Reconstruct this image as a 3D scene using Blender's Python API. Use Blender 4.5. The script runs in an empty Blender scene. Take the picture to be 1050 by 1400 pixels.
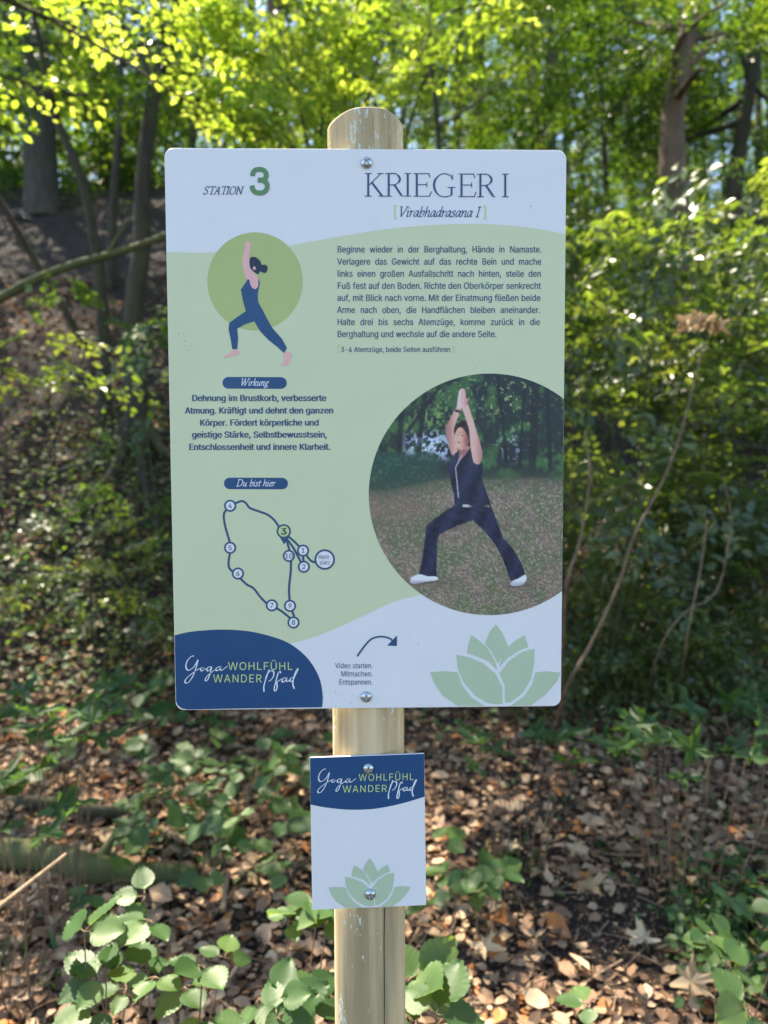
import bpy, math, json
import numpy as np
from mathutils import Matrix, Vector

# ------------------------------------------------------------------ scene, camera, light
SC = bpy.context.scene
COL = SC.collection
RNG = np.random.default_rng(11)

EYE = np.array([0.0011, -0.7609, 1.40])
BOARD_Z = EYE[2] + 0.0406            # height of the middle of the large board
FPX = 970.0                          # focal length in units of a 1400 high picture

def rot_xyz(a, b, c):
    return Matrix.Rotation(a, 3, 'Z') @ Matrix.Rotation(b, 3, 'X') @ Matrix.Rotation(c, 3, 'Y')

CAMR = rot_xyz(math.radians(-1.178), math.radians(-3.175), math.radians(0.227))
cam = bpy.data.objects.new('camera', bpy.data.cameras.new('camera'))
COL.objects.link(cam)
SC.camera = cam
cam.matrix_world = Matrix.Translation(Vector(EYE)) @ (CAMR @ Matrix.Rotation(math.radians(90), 3, 'X')).to_4x4()
cam.data.sensor_fit = 'VERTICAL'
cam.data.sensor_height = 24.0
cam.data.lens = FPX / 1400 * 24.0
cam.data.clip_start = 0.01
cam.data.clip_end = 2000
cam.data.dof.use_dof = True
cam.data.dof.focus_distance = 0.765
cam.data.dof.aperture_fstop = 2.9
CR = np.array(CAMR)

def at(px, py, d):
    """point in the wood seen at a place of the photograph, at depth d in metres"""
    return EYE + CR @ np.array([(px - 525) / FPX * d, d, -(py - 700) / FPX * d])

SUN_EL, SUN_AZ = math.radians(57), math.radians(-38)      # azimuth from +Y, negative = to the left
S = np.array([math.sin(SUN_AZ) * math.cos(SUN_EL), math.cos(SUN_AZ) * math.cos(SUN_EL), math.sin(SUN_EL)])
world = bpy.data.worlds.new('World'); SC.world = world; world.use_nodes = True
wn = world.node_tree
sky = wn.nodes.new('ShaderNodeTexSky'); sky.sky_type = 'NISHITA'; sky.sun_disc = False
sky.sun_elevation = SUN_EL; sky.sun_rotation = SUN_AZ; sky.air_density = 1.0; sky.dust_density = 0.7
wn.links.new(sky.outputs[0], wn.nodes['Background'].inputs[0])
wn.nodes['Background'].inputs[1].default_value = 0.086
sun = bpy.data.objects.new('sun', bpy.data.lights.new('sun', 'SUN')); COL.objects.link(sun)
sun.data.energy = 5.0; sun.data.angle = math.radians(0.53); sun.data.color = (1.0, 0.885, 0.69)
sun.rotation_euler = Vector(S).to_track_quat('Z', 'Y').to_euler()
sun.location = (0, 0, 30)
SC.view_settings.view_transform = 'Standard'; SC.view_settings.look = 'None'
SC.view_settings.gamma = 1; SC.view_settings.use_curve_mapping = False
SC.view_settings.exposure = 2.32
SC.render.engine = 'CYCLES'
SC.cycles.max_bounces = 7; SC.cycles.diffuse_bounces = 4; SC.cycles.glossy_bounces = 2
SC.cycles.transmission_bounces = 5; SC.cycles.transparent_max_bounces = 4
SC.cycles.use_denoising = True
SC.cycles.sample_clamp_indirect = 6.0

# ------------------------------------------------------------------ small helpers
def mesh_from(name, V, F, mats=(), tint=None, smooth=False, Q=None):
    """V (n,3) floats, F (m,3) triangles and / or Q (k,4) quads"""
    me = bpy.data.meshes.new(name)
    V = np.asarray(V, np.float32)
    me.vertices.add(len(V)); me.vertices.foreach_set('co', V.ravel())
    F = np.zeros((0, 3), np.int32) if F is None else np.asarray(F, np.int32).reshape(-1, 3)
    Q = np.zeros((0, 4), np.int32) if Q is None else np.asarray(Q, np.int32).reshape(-1, 4)
    loops = np.concatenate([F.ravel(), Q.ravel()]).astype(np.int32)
    me.loops.add(len(loops)); me.loops.foreach_set('vertex_index', loops)
    np_ = len(F) + len(Q)
    me.polygons.add(np_)
    st = np.concatenate([np.arange(len(F)) * 3, len(F) * 3 + np.arange(len(Q)) * 4]).astype(np.int32)
    me.polygons.foreach_set('loop_start', st)
    me.polygons.foreach_set('use_smooth', np.full(np_, bool(smooth)))
    if tint is not None:
        a = me.attributes.new('tint', 'FLOAT', 'POINT'); a.data.foreach_set('value', np.asarray(tint, np.float32))
    for m in mats: me.materials.append(m)
    me.update(calc_edges=True)
    return me

def link(name, me, parent=None, kind=None, loc=None, label=None, cat=None, group=None):
    o = bpy.data.objects.new(name, me); COL.objects.link(o)
    if parent is not None: o.parent = parent
    if loc is not None: o.location = loc
    tag(o, label, cat, group, kind)
    return o

def tag(o, label=None, cat=None, group=None, kind=None):
    if label: o['label'] = label
    if cat: o['category'] = cat
    if group: o['group'] = group
    if kind: o['kind'] = kind

def empty(name, loc, label, cat, group=None):
    o = bpy.data.objects.new(name, None); COL.objects.link(o); o.location = Vector(loc)
    o.empty_display_size = 0.05
    tag(o, label, cat, group)
    return o

def spline(pts, n=8, closed=False):
    """Catmull-Rom through the points"""
    P = np.asarray(pts, float); m = len(P); out = []
    rng = range(m if closed else m - 1)
    for i in rng:
        if closed: a, b, c, d = P[(i - 1) % m], P[i], P[(i + 1) % m], P[(i + 2) % m]
        else: a, b, c, d = P[max(i - 1, 0)], P[i], P[i + 1], P[min(i + 2, m - 1)]
        for k in range(n):
            t = k / n
            out.append(0.5 * ((2 * b) + (-a + c) * t + (2 * a - 5 * b + 4 * c - d) * t * t + (-a + 3 * b - 3 * c + d) * t ** 3))
    if not closed: out.append(P[-1])
    return np.array(out)

def tube(P, R, sides=8, rough=0.0, cap=True, rng=RNG):
    P = np.asarray(P, float); n = len(P); R = np.broadcast_to(np.asarray(R, float), (n,))
    T = np.gradient(P, axis=0); T /= np.linalg.norm(T, axis=1)[:, None] + 1e-9
    ref = np.array([0, 0, 1.0]) if abs(T[0, 2]) < .8 else np.array([1.0, 0, 0])
    V = []
    u = np.cross(T[0], ref); u /= np.linalg.norm(u)
    ang = np.arange(sides) / sides * 2 * math.pi
    lump = 1 + rough * rng.normal(size=sides)
    for i in range(n):
        u = u - T[i] * np.dot(u, T[i]); u /= np.linalg.norm(u)
        v = np.cross(T[i], u)
        r = R[i] * (lump + rough * .5 * rng.normal(size=sides)) if rough else R[i] * np.ones(sides)
        V.append(P[i] + np.outer(r * np.cos(ang), u) + np.outer(r * np.sin(ang), v))
    V = np.concatenate(V); Q = []
    for i in range(n - 1):
        for k in range(sides):
            a = i * sides + k; b = i * sides + (k + 1) % sides
            Q.append((a, b, b + sides, a + sides))
    F = []
    if cap:
        V = np.vstack([V, P[0], P[-1]])
        for k in range(sides):
            F.append((n * sides, (k + 1) % sides, k)); F.append((n * sides + 1, (n - 1) * sides + k, (n - 1) * sides + (k + 1) % sides))
    return V, F, Q

class Geo:
    def __init__(s): s.V = []; s.F = []; s.Q = []; s.T = []; s.n = 0
    def add(s, V, F=None, Q=None, tint=0.5):
        V = np.asarray(V, float)
        if F is not None and len(F): s.F.append(np.asarray(F, int) + s.n)
        if Q is not None and len(Q): s.Q.append(np.asarray(Q, int) + s.n)
        s.V.append(V); s.T.append(np.broadcast_to(np.asarray(tint, float), (len(V),))); s.n += len(V)
    def tube(s, P, R, sides=8, rough=0.0, tint=.5, cap=True):
        V, F, Q = tube(P, R, sides, rough, cap); s.add(V, F, Q, tint)
    def mesh(s, name, mats, smooth=False, origin=None):
        V = np.concatenate(s.V)
        if origin is not None: V = V - np.asarray(origin)
        return mesh_from(name, V, np.concatenate(s.F) if s.F else None, mats, np.concatenate(s.T), smooth, np.concatenate(s.Q) if s.Q else None)

def smoothnoise(x, y, seed=0):
    x = np.asarray(x, float); y = np.asarray(y, float)
    xi = np.floor(x).astype(int); yi = np.floor(y).astype(int); xf = x - xi; yf = y - yi
    def h(a, b):
        v = np.sin(a * 127.1 + b * 311.7 + seed * 74.7) * 43758.5453
        return v - np.floor(v)
    u = xf * xf * (3 - 2 * xf); v = yf * yf * (3 - 2 * yf)
    return (h(xi, yi) * (1 - u) + h(xi + 1, yi) * u) * (1 - v) + (h(xi, yi + 1) * (1 - u) + h(xi + 1, yi + 1) * u) * v

def fbm(x, y, seed=0, o=4):
    s = 0; a = .5
    for i in range(o):
        s = s + a * smoothnoise(x * 2 ** i, y * 2 ** i, seed + i * 13); a *= .5
    return s

# ------------------------------------------------------------------ materials
def mat(name):
    m = bpy.data.materials.new(name); m.use_nodes = True
    nt = m.node_tree; return m, nt, nt.nodes['Principled BSDF']

def N(nt, t, **kw):
    n = nt.nodes.new(t)
    for k, v in kw.items(): setattr(n, k, v)
    return n

def ramp(nt, stops, interp='LINEAR'):
    r = nt.nodes.new('ShaderNodeValToRGB'); cr = r.color_ramp; cr.interpolation = interp
    while len(cr.elements) < len(stops): cr.elements.new(.5)
    for e, (p, c) in zip(cr.elements, stops):
        e.position = p; e.color = (*c, 1)
    return r

def noise(nt, scale, detail=4, rough=.6, stretch=None, coord='Object'):
    tc = N(nt, 'ShaderNodeTexCoord'); n = N(nt, 'ShaderNodeTexNoise')
    n.inputs['Scale'].default_value = scale; n.inputs['Detail'].default_value = detail; n.inputs['Roughness'].default_value = rough
    if stretch:
        mp = N(nt, 'ShaderNodeMapping'); mp.inputs['Scale'].default_value = stretch
        nt.links.new(tc.outputs[coord], mp.inputs[0]); nt.links.new(mp.outputs[0], n.inputs[0])
    else: nt.links.new(tc.outputs[coord], n.inputs[0])
    return n

def flat(name, rgb, rough=.38, var=.03):
    """printed or painted face: one colour, a trace of weathering"""
    m, nt, b = mat(name)
    n = noise(nt, 22, 5, .65)
    r = ramp(nt, [(.3, tuple(c * (1 - var) for c in rgb)), (.7, tuple(min(1, c * (1 + var)) for c in rgb))])
    nt.links.new(n.outputs[0], r.inputs[0])
    # dust film and small dirt specks
    d = noise(nt, 420, 2, .5); e = noise(nt, 14, 4, .6); mu = N(nt, 'ShaderNodeMath', operation='MULTIPLY')
    nt.links.new(d.outputs[0], mu.inputs[0]); nt.links.new(e.outputs[0], mu.inputs[1])
    q = ramp(nt, [(.42, (0, 0, 0)), (.47, (1, 1, 1))]); nt.links.new(mu.outputs[0], q.inputs[0])
    sc = N(nt, 'ShaderNodeMath', operation='MULTIPLY'); sc.inputs[1].default_value = .45; nt.links.new(q.outputs[0], sc.inputs[0])
    mx = N(nt, 'ShaderNodeMixRGB'); mx.inputs[2].default_value = (.22, .19, .15, 1)
    nt.links.new(sc.outputs[0], mx.inputs[0]); nt.links.new(r.outputs[0], mx.inputs[1]); nt.links.new(mx.outputs[0], b.inputs['Base Color'])
    rr_ = ramp(nt, [(.3, (rough - .08,) * 3), (.75, (rough + .14,) * 3)]); nt.links.new(e.outputs[0], rr_.inputs[0]); nt.links.new(rr_.outputs[0], b.inputs['Roughness'])
    b.inputs['Specular IOR Level'].default_value = .35
    return m

def leaf_mat(name, cols, trans, mix=.45, rough=.42, spec=.5):
    m, nt, b = mat(name)
    at_ = N(nt, 'ShaderNodeAttribute', attribute_name='tint')
    r = ramp(nt, [(i / (len(cols) - 1), c) for i, c in enumerate(cols)])
    nt.links.new(at_.outputs['Fac'], r.inputs[0])
    nn = noise(nt, 35, 3)
    mx = N(nt, 'ShaderNodeMixRGB', blend_type='MULTIPLY'); mx.inputs[0].default_value = .5
    rr = ramp(nt, [(.3, (.6, .6, .6)), (.7, (1.1, 1.1, 1.1))])
    nt.links.new(nn.outputs[0], rr.inputs[0]); nt.links.new(r.outputs[0], mx.inputs[1]); nt.links.new(rr.outputs[0], mx.inputs[2])
    nt.links.new(mx.outputs[0], b.inputs['Base Color'])
    b.inputs['Roughness'].default_value = rough; b.inputs['Specular IOR Level'].default_value = spec
    tr = N(nt, 'ShaderNodeBsdfTranslucent')
    r2 = ramp(nt, [(i / (len(trans) - 1), c) for i, c in enumerate(trans)])
    nt.links.new(at_.outputs['Fac'], r2.inputs[0]); nt.links.new(r2.outputs[0], tr.inputs[0])
    ms = N(nt, 'ShaderNodeMixShader'); ms.inputs[0].default_value = mix
    nt.links.new(b.outputs[0], ms.inputs[1]); nt.links.new(tr.outputs[0], ms.inputs[2])
    nt.links.new(ms.outputs[0], nt.nodes['Material Output'].inputs[0])
    return m

M = {}
M['white'] = flat('white_print', (.81, .80, .78), .36, .02)
M['edge'] = flat('board_core', (.42, .43, .45), .5)
M['field'] = flat('green_field', (.66, .70, .43), .36, .02)
M['navy'] = flat('navy_print', (.018, .075, .185), .36, .05)
M['ink'] = flat('navy_ink', (.032, .088, .185), .4)
M['olive'] = flat('olive_print', (.46, .53, .19), .36, .02)
M['digit'] = flat('dark_green_print', (.13, .27, .11), .4)
M['lotus'] = flat('lotus_print', (.50, .60, .40), .36, .02)
M['lime'] = flat('lime_print', (.58, .68, .26), .4)
M['skin'] = flat('pink_print', (.86, .47, .43), .4)
M['hair'] = flat('dark_hair_print', (.018, .03, .06), .4)
M['snow'] = flat('white_lettering', (.80, .82, .84), .4)

def make_print_mat():
    m, nt, b = mat('photo_print')
    a = N(nt, 'ShaderNodeAttribute', attribute_name='ink'); nt.links.new(a.outputs['Color'], b.inputs['Base Color'])
    b.inputs['Roughness'].default_value = .36; b.inputs['Specular IOR Level'].default_value = .35
    return m
M['photo'] = make_print_mat()

def make_steel():
    m, nt, b = mat('zinc_steel')
    b.inputs['Metallic'].default_value = 1; b.inputs['Base Color'].default_value = (.55, .57, .58, 1); b.inputs['Roughness'].default_value = .28
    n = noise(nt, 400, 3); bp = N(nt, 'ShaderNodeBump'); bp.inputs['Strength'].default_value = .15; bp.inputs['Distance'].default_value = .0005
    nt.links.new(n.outputs[0], bp.inputs['Height']); nt.links.new(bp.outputs[0], b.inputs['Normal'])
    return m
M['steel'] = make_steel()

def make_post():
    m, nt, b = mat('pressure_treated_wood')
    g = noise(nt, 75, 6, .62, (1, 1, .03))                       # long grain
    r = ramp(nt, [(.22, (.40, .275, .15)), (.42, (.61, .455, .25)), (.58, (.72, .56, .325)), (.78, (.80, .65, .41))])
    nt.links.new(g.outputs[0], r.inputs[0])
    g2 = noise(nt, 34, 4, .55, (1, 1, .07))                        # broad grey-green stains
    r2 = ramp(nt, [(.42, (0, 0, 0)), (.62, (1, 1, 1))]); nt.links.new(g2.outputs[0], r2.inputs[0])
    mx = N(nt, 'ShaderNodeMixRGB'); mx.inputs[2].default_value = (.27, .21, .11, 1)
    sc = N(nt, 'ShaderNodeMath', operation='MULTIPLY'); sc.inputs[1].default_value = .72
    nt.links.new(r2.outputs[0], sc.inputs[0]); nt.links.new(sc.outputs[0], mx.inputs[0]); nt.links.new(r.outputs[0], mx.inputs[1])
    g3 = noise(nt, 300, 3, .55, (1, 1, .4)); g4 = noise(nt, 26, 3, .5, (1, 1, .4))
    mu = N(nt, 'ShaderNodeMath', operation='MULTIPLY'); nt.links.new(g3.outputs[0], mu.inputs[0]); nt.links.new(g4.outputs[0], mu.inputs[1])
    r3 = ramp(nt, [(.335, (0, 0, 0)), (.37, (1, 1, 1))]); nt.links.new(mu.outputs[0], r3.inputs[0])
    mx2 = N(nt, 'ShaderNodeMixRGB'); mx2.inputs[2].default_value = (.62, .68, .56, 1)
    nt.links.new(r3.outputs[0], mx2.inputs[0]); nt.links.new(mx.outputs[0], mx2.inputs[1])
    nt.links.new(mx2.outputs[0], b.inputs['Base Color'])
    b.inputs['Roughness'].default_value = .75; b.inputs['Specular IOR Level'].default_value = .25
    gg = noise(nt, 120, 4, .6, (1, 1, .03)); bp = N(nt, 'ShaderNodeBump'); bp.inputs['Strength'].default_value = .35; bp.inputs['Distance'].default_value = .001
    nt.links.new(gg.outputs[0], bp.inputs['Height']); nt.links.new(bp.outputs[0], b.inputs['Normal'])
    return m
M['post'] = make_post()
M['crack'] = flat('crack_wood', (.05, .035, .02), .9)

def bark(name, dark, light, moss=.0, scale=14):
    m, nt, b = mat(name)
    g = noise(nt, scale, 6, .65, (1, 1, .3))
    r = ramp(nt, [(.3, dark), (.7, light)]); nt.links.new(g.outputs[0], r.inputs[0])
    mx = N(nt, 'ShaderNodeMixRGB'); mx.inputs[2].default_value = (.07, .085, .02, 1)
    g2 = noise(nt, 3.5, 4, .6); r2 = ramp(nt, [(.5 - moss * .3, (0, 0, 0)), (.62 - moss * .2, (1, 1, 1))])
    sc = N(nt, 'ShaderNodeMath', operation='MULTIPLY'); sc.inputs[1].default_value = moss
    nt.links.new(g2.outputs[0], r2.inputs[0]); nt.links.new(r2.outputs[0], sc.inputs[0]); nt.links.new(sc.outputs[0], mx.inputs[0])
    nt.links.new(r.outputs[0], mx.inputs[1]); nt.links.new(mx.outputs[0], b.inputs['Base Color'])
    b.inputs['Roughness'].default_value = .85
    bp = N(nt, 'ShaderNodeBump'); bp.inputs['Strength'].default_value = .8; bp.inputs['Distance'].default_value = .02
    nt.links.new(g.outputs[0], bp.inputs['Height']); nt.links.new(bp.outputs[0], b.inputs['Normal'])
    return m
M['bark'] = bark('dark_bark', (.018, .013, .010), (.06, .046, .033), .3)
M['palebark'] = bark('grey_bark', (.035, .031, .026), (.09, .08, .068), .25)
M['redbark'] = bark('brown_bark', (.06, .036, .024), (.21, .135, .09), .25)
M['moss'] = bark('mossy_bark', (.025, .022, .012), (.09, .085, .035), .7)
M['twig'] = bark('dry_twig', (.16, .105, .06), (.38, .27, .17), 0, 40)

M['stem'] = bark('bush_stem', (.07, .045, .028), (.26, .18, .11), .2, 25)
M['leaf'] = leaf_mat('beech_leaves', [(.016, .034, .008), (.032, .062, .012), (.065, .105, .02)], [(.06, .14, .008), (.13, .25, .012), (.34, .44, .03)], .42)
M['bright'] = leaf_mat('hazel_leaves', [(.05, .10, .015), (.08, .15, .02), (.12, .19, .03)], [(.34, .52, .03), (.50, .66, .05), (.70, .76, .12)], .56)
M['shrub'] = leaf_mat('privet_leaves', [(.030, .056, .022), (.062, .098, .042), (.12, .165, .075)], [(.16, .28, .02), (.26, .38, .03), (.50, .56, .07)], .40, .36, .75)
M['herb'] = leaf_mat('bramble_leaves', [(.030, .075, .022), (.050, .11, .032), (.09, .16, .045)], [(.14, .28, .03), (.22, .38, .04), (.38, .52, .05)], .32, .5, .4)
M['litter'] = leaf_mat('dead_leaves', [(.030, .018, .012), (.13, .078, .048), (.33, .20, .125), (.60, .43, .28), (.42, .15, .035)], [(.08, .04, .02), (.2, .1, .05), (.3, .16, .07), (.4, .25, .12), (.35, .12, .03)], .18, .7, .2)
M['maple'] = leaf_mat('dry_maple_leaves', [(.38, .26, .14), (.55, .41, .25), (.66, .54, .37)], [(.35, .22, .1), (.4, .28, .14), (.4, .3, .16)], .2, .65, .2)

def make_soil():
    m, nt, b = mat('forest_soil')
    g = noise(nt, 6, 8, .7); r = ramp(nt, [(.3, (.010, .007, .006)), (.5, (.026, .017, .013)), (.72, (.06, .038, .028))])
    nt.links.new(g.outputs[0], r.inputs[0])
    g2 = noise(nt, 70, 5, .7); r2 = ramp(nt, [(.55, (0, 0, 0)), (.66, (1, 1, 1))]); nt.links.new(g2.outputs[0], r2.inputs[0])
    mx = N(nt, 'ShaderNodeMixRGB'); mx.inputs[2].default_value = (.17, .105, .075, 1)
    nt.links.new(r2.outputs[0], mx.inputs[0]); nt.links.new(r.outputs[0], mx.inputs[1]); nt.links.new(mx.outputs[0], b.inputs['Base Color'])
    b.inputs['Roughness'].default_value = .95
    bp = N(nt, 'ShaderNodeBump'); bp.inputs['Strength'].default_value = 1; bp.inputs['Distance'].default_value = .03
    nt.links.new(g2.outputs[0], bp.inputs['Height']); nt.links.new(bp.outputs[0], b.inputs['Normal'])
    return m
M['soil'] = make_soil()

# ------------------------------------------------------------------ terrain
def height(x, y):
    x = np.asarray(x, float); y = np.asarray(y, float)
    base = .07 * np.clip(y, 0, 12) + .10 * (fbm(x * .6 + 7, y * .6, 3) - .45) + .05 * (fbm(x * 2.2, y * 2.2, 5) - .45)
    t = (y - 2.9) * .98 - np.maximum(x + 1.1, 0) * 1.15 - np.maximum(-x - 6, 0) * .1
    soft = .25 * np.log1p(np.exp(np.clip(t / .25, -30, 30)))
    hill = 9.0 * (1 - np.exp(-soft / 9.0))
    rise = .5 * np.clip(x - 2.2, 0, 6) * np.clip((y - 1) / 4, 0, 1) * .5
    return base + hill + rise - height0

height0 = 0.0
height0 = float(height(0., .04))

def axis(lo, hi, step, far):
    a = np.arange(lo, hi + step / 2, step); g = []; s = step; v = hi
    while v < far: s *= 1.22; v += s; g.append(v)
    g2 = []; s = step; v = lo
    while v > -far: s *= 1.22; v -= s; g2.append(v)
    return np.array(g2[::-1] + list(a) + g)
gx = axis(-5, 5, .06, 500); gy = axis(-1.5, 9, .06, 500)
XX, YY = np.meshgrid(gx, gy); ZZ = height(XX, YY)
nx, ny = len(gx), len(gy)
ii = np.arange(nx * ny).reshape(ny, nx)
Q = np.stack([ii[:-1, :-1], ii[:-1, 1:], ii[1:, 1:], ii[1:, :-1]], -1).reshape(-1, 4)
link('ground', mesh_from('ground', np.stack([XX, YY, ZZ], -1).reshape(-1, 3), None, [M['soil']], smooth=True, Q=Q), kind='structure')

# ------------------------------------------------------------------ the signpost
HM = np.array([[0.0007469985477201289, -4.320535236463028e-06, -0.3732178800812242], [-1.2213272836980822e-06, -0.0007446965797122904, 0.4431241778056817], [-1.9707656670258165e-05, -5.44554059535659e-05, 1.0]])
def board(p):
    """photograph position -> x, z on the face of the boards"""
    p = np.atleast_2d(np.asarray(p, float)); q = np.c_[p, np.ones(len(p))] @ HM.T
    return np.c_[q[:, 0] / q[:, 2], q[:, 1] / q[:, 2] + BOARD_Z]

sign = empty('trail_signpost', (0, .045, 0), 'round wooden post carrying a large yoga trail board and a small board', 'signpost')
def sp(name, me, parent, **k):
    o = link(name, me, parent, **k); o.matrix_parent_inverse = Matrix.Identity(4)
    o.location = (0, 0, 0)
    return o
SO = np.array([0, .045, 0])          # everything of the sign is stored relative to this point

def face_poly(name, parent, pts, y, m, kind=None, label=None):
    """a printed area: filled outline on the board face"""
    from mathutils.geometry import tessellate_polygon
    xz = board(pts); V = np.c_[xz[:, 0], np.full(len(xz), y), xz[:, 1]] - SO
    F = np.array(tessellate_polygon([[Vector((v[0], v[2], 0)) for v in V]]))
    a = V[F[:, 1]] - V[F[:, 0]]; b = V[F[:, 2]] - V[F[:, 0]]
    fl = (a[:, 2] * b[:, 0] - a[:, 0] * b[:, 2]) > 0
    F[fl] = F[fl][:, ::-1]
    o = sp(name, mesh_from(name, V, F, [m]), parent, label=label)
    return o

def box_board(name, corners, r, th, m_face, parent, label, jag=0):
    """a board with rounded corners; corners TL TR BR BL as x, z"""
    C = np.asarray(corners, float); pts = []
    for i in range(4):
        p, a, b = C[i], C[(i - 1) % 4], C[(i + 1) % 4]
        ua = (a - p) / np.linalg.norm(a - p); ub = (b - p) / np.linalg.norm(b - p)
        c = p + (ua + ub) * r
        for k in range(9):
            t = k / 8 * math.pi / 2
            pts.append(c - ua * r * math.sin(t) * 1.0 - ub * r * math.cos(t))
    # order: from the side towards a round to the side towards b
    pts = np.array(pts); n = len(pts); cen = C.mean(0)
    def ring(s, y): 
        d = pts - cen; L = np.linalg.norm(d, axis=1)[:, None]; q = pts - d / L * s
        return np.c_[q[:, 0], np.full(n, y), q[:, 1]]
    b = .0005
    V = np.vstack([ring(b, 0), ring(0, b), ring(0, th - b), ring(b, th)]) - SO
    Q = []
    for j in range(3):
        for k in range(n):
            k2 = (k + 1) % n; Q.append((j * n + k, (j + 1) * n + k, (j + 1) * n + k2, j * n + k2))
    V = np.vstack([V, np.array([cen[0], 0, cen[1]]) - SO, np.array([cen[0], th, cen[1]]) - SO]); F = []
    for k in range(n):
        k2 = (k + 1) % n; F.append((4 * n, k, k2)); F.append((4 * n + 1, 3 * n + k2, 3 * n + k))
    o = sp(name, mesh_from(name, V, F, [m_face, M['edge']], Q=Q), parent, label=label)
    me = o.data
    for p in me.polygons:
        if len(p.vertices) == 4 and n <= p.vertices[0] < 2 * n: p.material_index = 1
    return o

# post: a turned pole with a chamfered, slightly worn top
post_top = board([[501.5, 163]])[0, 1] + .0153
pr = .0413; POSTY = .003 + pr
Z = np.concatenate([[-.35], np.linspace(0, post_top - .03, 60), [post_top - .004], [post_top - .0015, post_top]])
sides = 72; A = np.arange(sides) / sides * 2 * math.pi
V = []
for i, z in enumerate(Z):
    rr = pr + .0009 * np.sin(A * 3 + z * 2.1) * .6 + .0005 * np.sin(A * 7 + z * 5)
    if i == len(Z) - 1: rr = rr - .0022
    # the check (long crack) right of the middle below the small board
    ang = -math.pi / 2 + .42 + .03 * math.sin(z * 9)
    dd = np.abs((A - ang + math.pi) % (2 * math.pi) - math.pi)
    depth = .006 * (1 if z < 1.06 else 0) * np.clip(1 - dd / .03, 0, 1)
    zz = np.full(sides, z)
    if z > post_top - .005: zz = z - .20 * (np.sin(A) + 1) * rr + .05 * rr * np.cos(A)      # top sawn aslant
    V.append(np.c_[(rr - depth) * np.cos(A), POSTY + (rr - depth) * np.sin(A), zz])
tilt = 0
V = np.vstack(V) ; V[:, 0] += .0 ; n = len(Z)
Qp = [(i * sides + k, i * sides + (k + 1) % sides, (i + 1) * sides + (k + 1) % sides, (i + 1) * sides + k) for i in range(n - 1) for k in range(sides)]
V = np.vstack([V, [0, POSTY, post_top - .2 * pr]]); Fp = [(n * sides, (n - 1) * sides + k, (n - 1) * sides + (k + 1) % sides) for k in range(sides)]
px_x = board([[501.5, 600]])[0, 0]
V[:, 0] += px_x
postob = sp('wooden_post', mesh_from('wooden_post', V - SO, Fp, [M['post']], smooth=True, Q=Qp), sign)
# dark drying cracks, sunk strips following the grain
g = Geo()
for (a0, z0, z1, w) in ((.405, .1, 1.06, .0011), (.10, .98, 1.055, .0006), (-.2, post_top - .05, post_top - .02, .0003), (.2, post_top - .04, post_top - .006, .00035)):
    zz = np.linspace(z0, z1, 60); aa = -math.pi / 2 + a0 + .012 * np.sin(zz * 21) + .006 * np.sin(zz * 63)
    ww = w * np.clip(np.sin((zz - z0) / (z1 - z0) * math.pi) * 2.2, .15, 1)
    R_ = pr + .0011
    L = np.c_[px_x + R_ * np.cos(aa) - ww / 2, POSTY + R_ * np.sin(aa), zz]; Rr = np.c_[px_x + R_ * np.cos(aa) + ww / 2, POSTY + R_ * np.sin(aa), zz]
    VV = np.vstack([L, Rr]); g.add(VV - SO, None, [(i, i + 60, i + 61, i + 1) for i in range(59)])
sp('crack', g.mesh('crack', [M['crack']]), postob, kind=None)

C0 = np.array([[-.21, .297], [.21, .297], [.21, -.297], [-.21, -.297]]) + [0, BOARD_Z]
big = box_board('station_board', C0, .0092, .003, M['white'], sign, 'white and pale green board with a yoga exercise, photo and route map')
C1 = board([[423.6, 1035.4], [580.2, 1030.0], [583.2, 1237.6], [427.4, 1244.0]])
small = box_board('logo_board', C1, .0010, .003, M['white'], sign, 'small board with a navy head and a green lotus')

Y1, Y2, Y3, Y4 = -.00015, -.0003, -.00045, -.0006
XL = lambda y: 224 + (y - 202) / 768.5 * 16.3 + .6      # left and right edge of the board in the picture
XR = lambda y: 774.5 - (y - 205.5) / 760 * 7.2 - .6
top = spline([(XL(344), 344), (265, 345.3), (295, 344.8), (340, 342), (393, 336), (440, 327.5), (506, 316.5), (573, 309), (653, 306.3), (723, 311.5), (XR(320.7), 320.7)], 6)
bot = spline([(XR(700), 700), (640, 770), (590, 806), (573, 813.5), (540, 822), (505, 838), (447, 864), (401, 878.5), (330, 893), (XL(900), 900)], 6)
face_poly('green_field', big, np.vstack([top, bot]), Y1, M['field'])
q = spline([(XL(868), 868), (262, 863), (300, 860.3), (335, 862), (365, 868), (395, 879), (420, 899), (436, 925), (441.3, 950), (440.5, 967.2)], 8)
lowl = [(440.4, 966.6), (300, 968.6), (256, 969.4), (249, 968), (243.5, 964), (240.9, 958)]
face_poly('navy_corner', big, np.vstack([q[:-1], lowl]), Y2, M['navy'])
def circle(cx, cy, rx, ry=None, n=48, a0=0): 
    t = np.arange(n) / n * 2 * math.pi; return np.c_[cx + rx * np.cos(t), cy + (ry or rx) * np.sin(t)]
def pill(x0, x1, y0, y1, sl=0):
    r = (y1 - y0) / 2; cy = (y0 + y1) / 2; t = np.linspace(-math.pi / 2, math.pi / 2, 14)
    a = np.c_[x1 - r + r * np.cos(t), cy + sl + r * np.sin(t)]; b = np.c_[x0 + r - r * np.cos(t), cy - r * np.sin(t)]
    return np.vstack([a, b])
face_poly('olive_disc', big, circle(348.4, 384.7, 65.2, 67, 72), Y2, M['olive'])
fig = lambda P, c=False: np.asarray(P, float) / 3.75 + [220, 190]
illo = sp('printed_figure', mesh_from('printed_figure', np.zeros((0, 3)), None), big)
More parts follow.
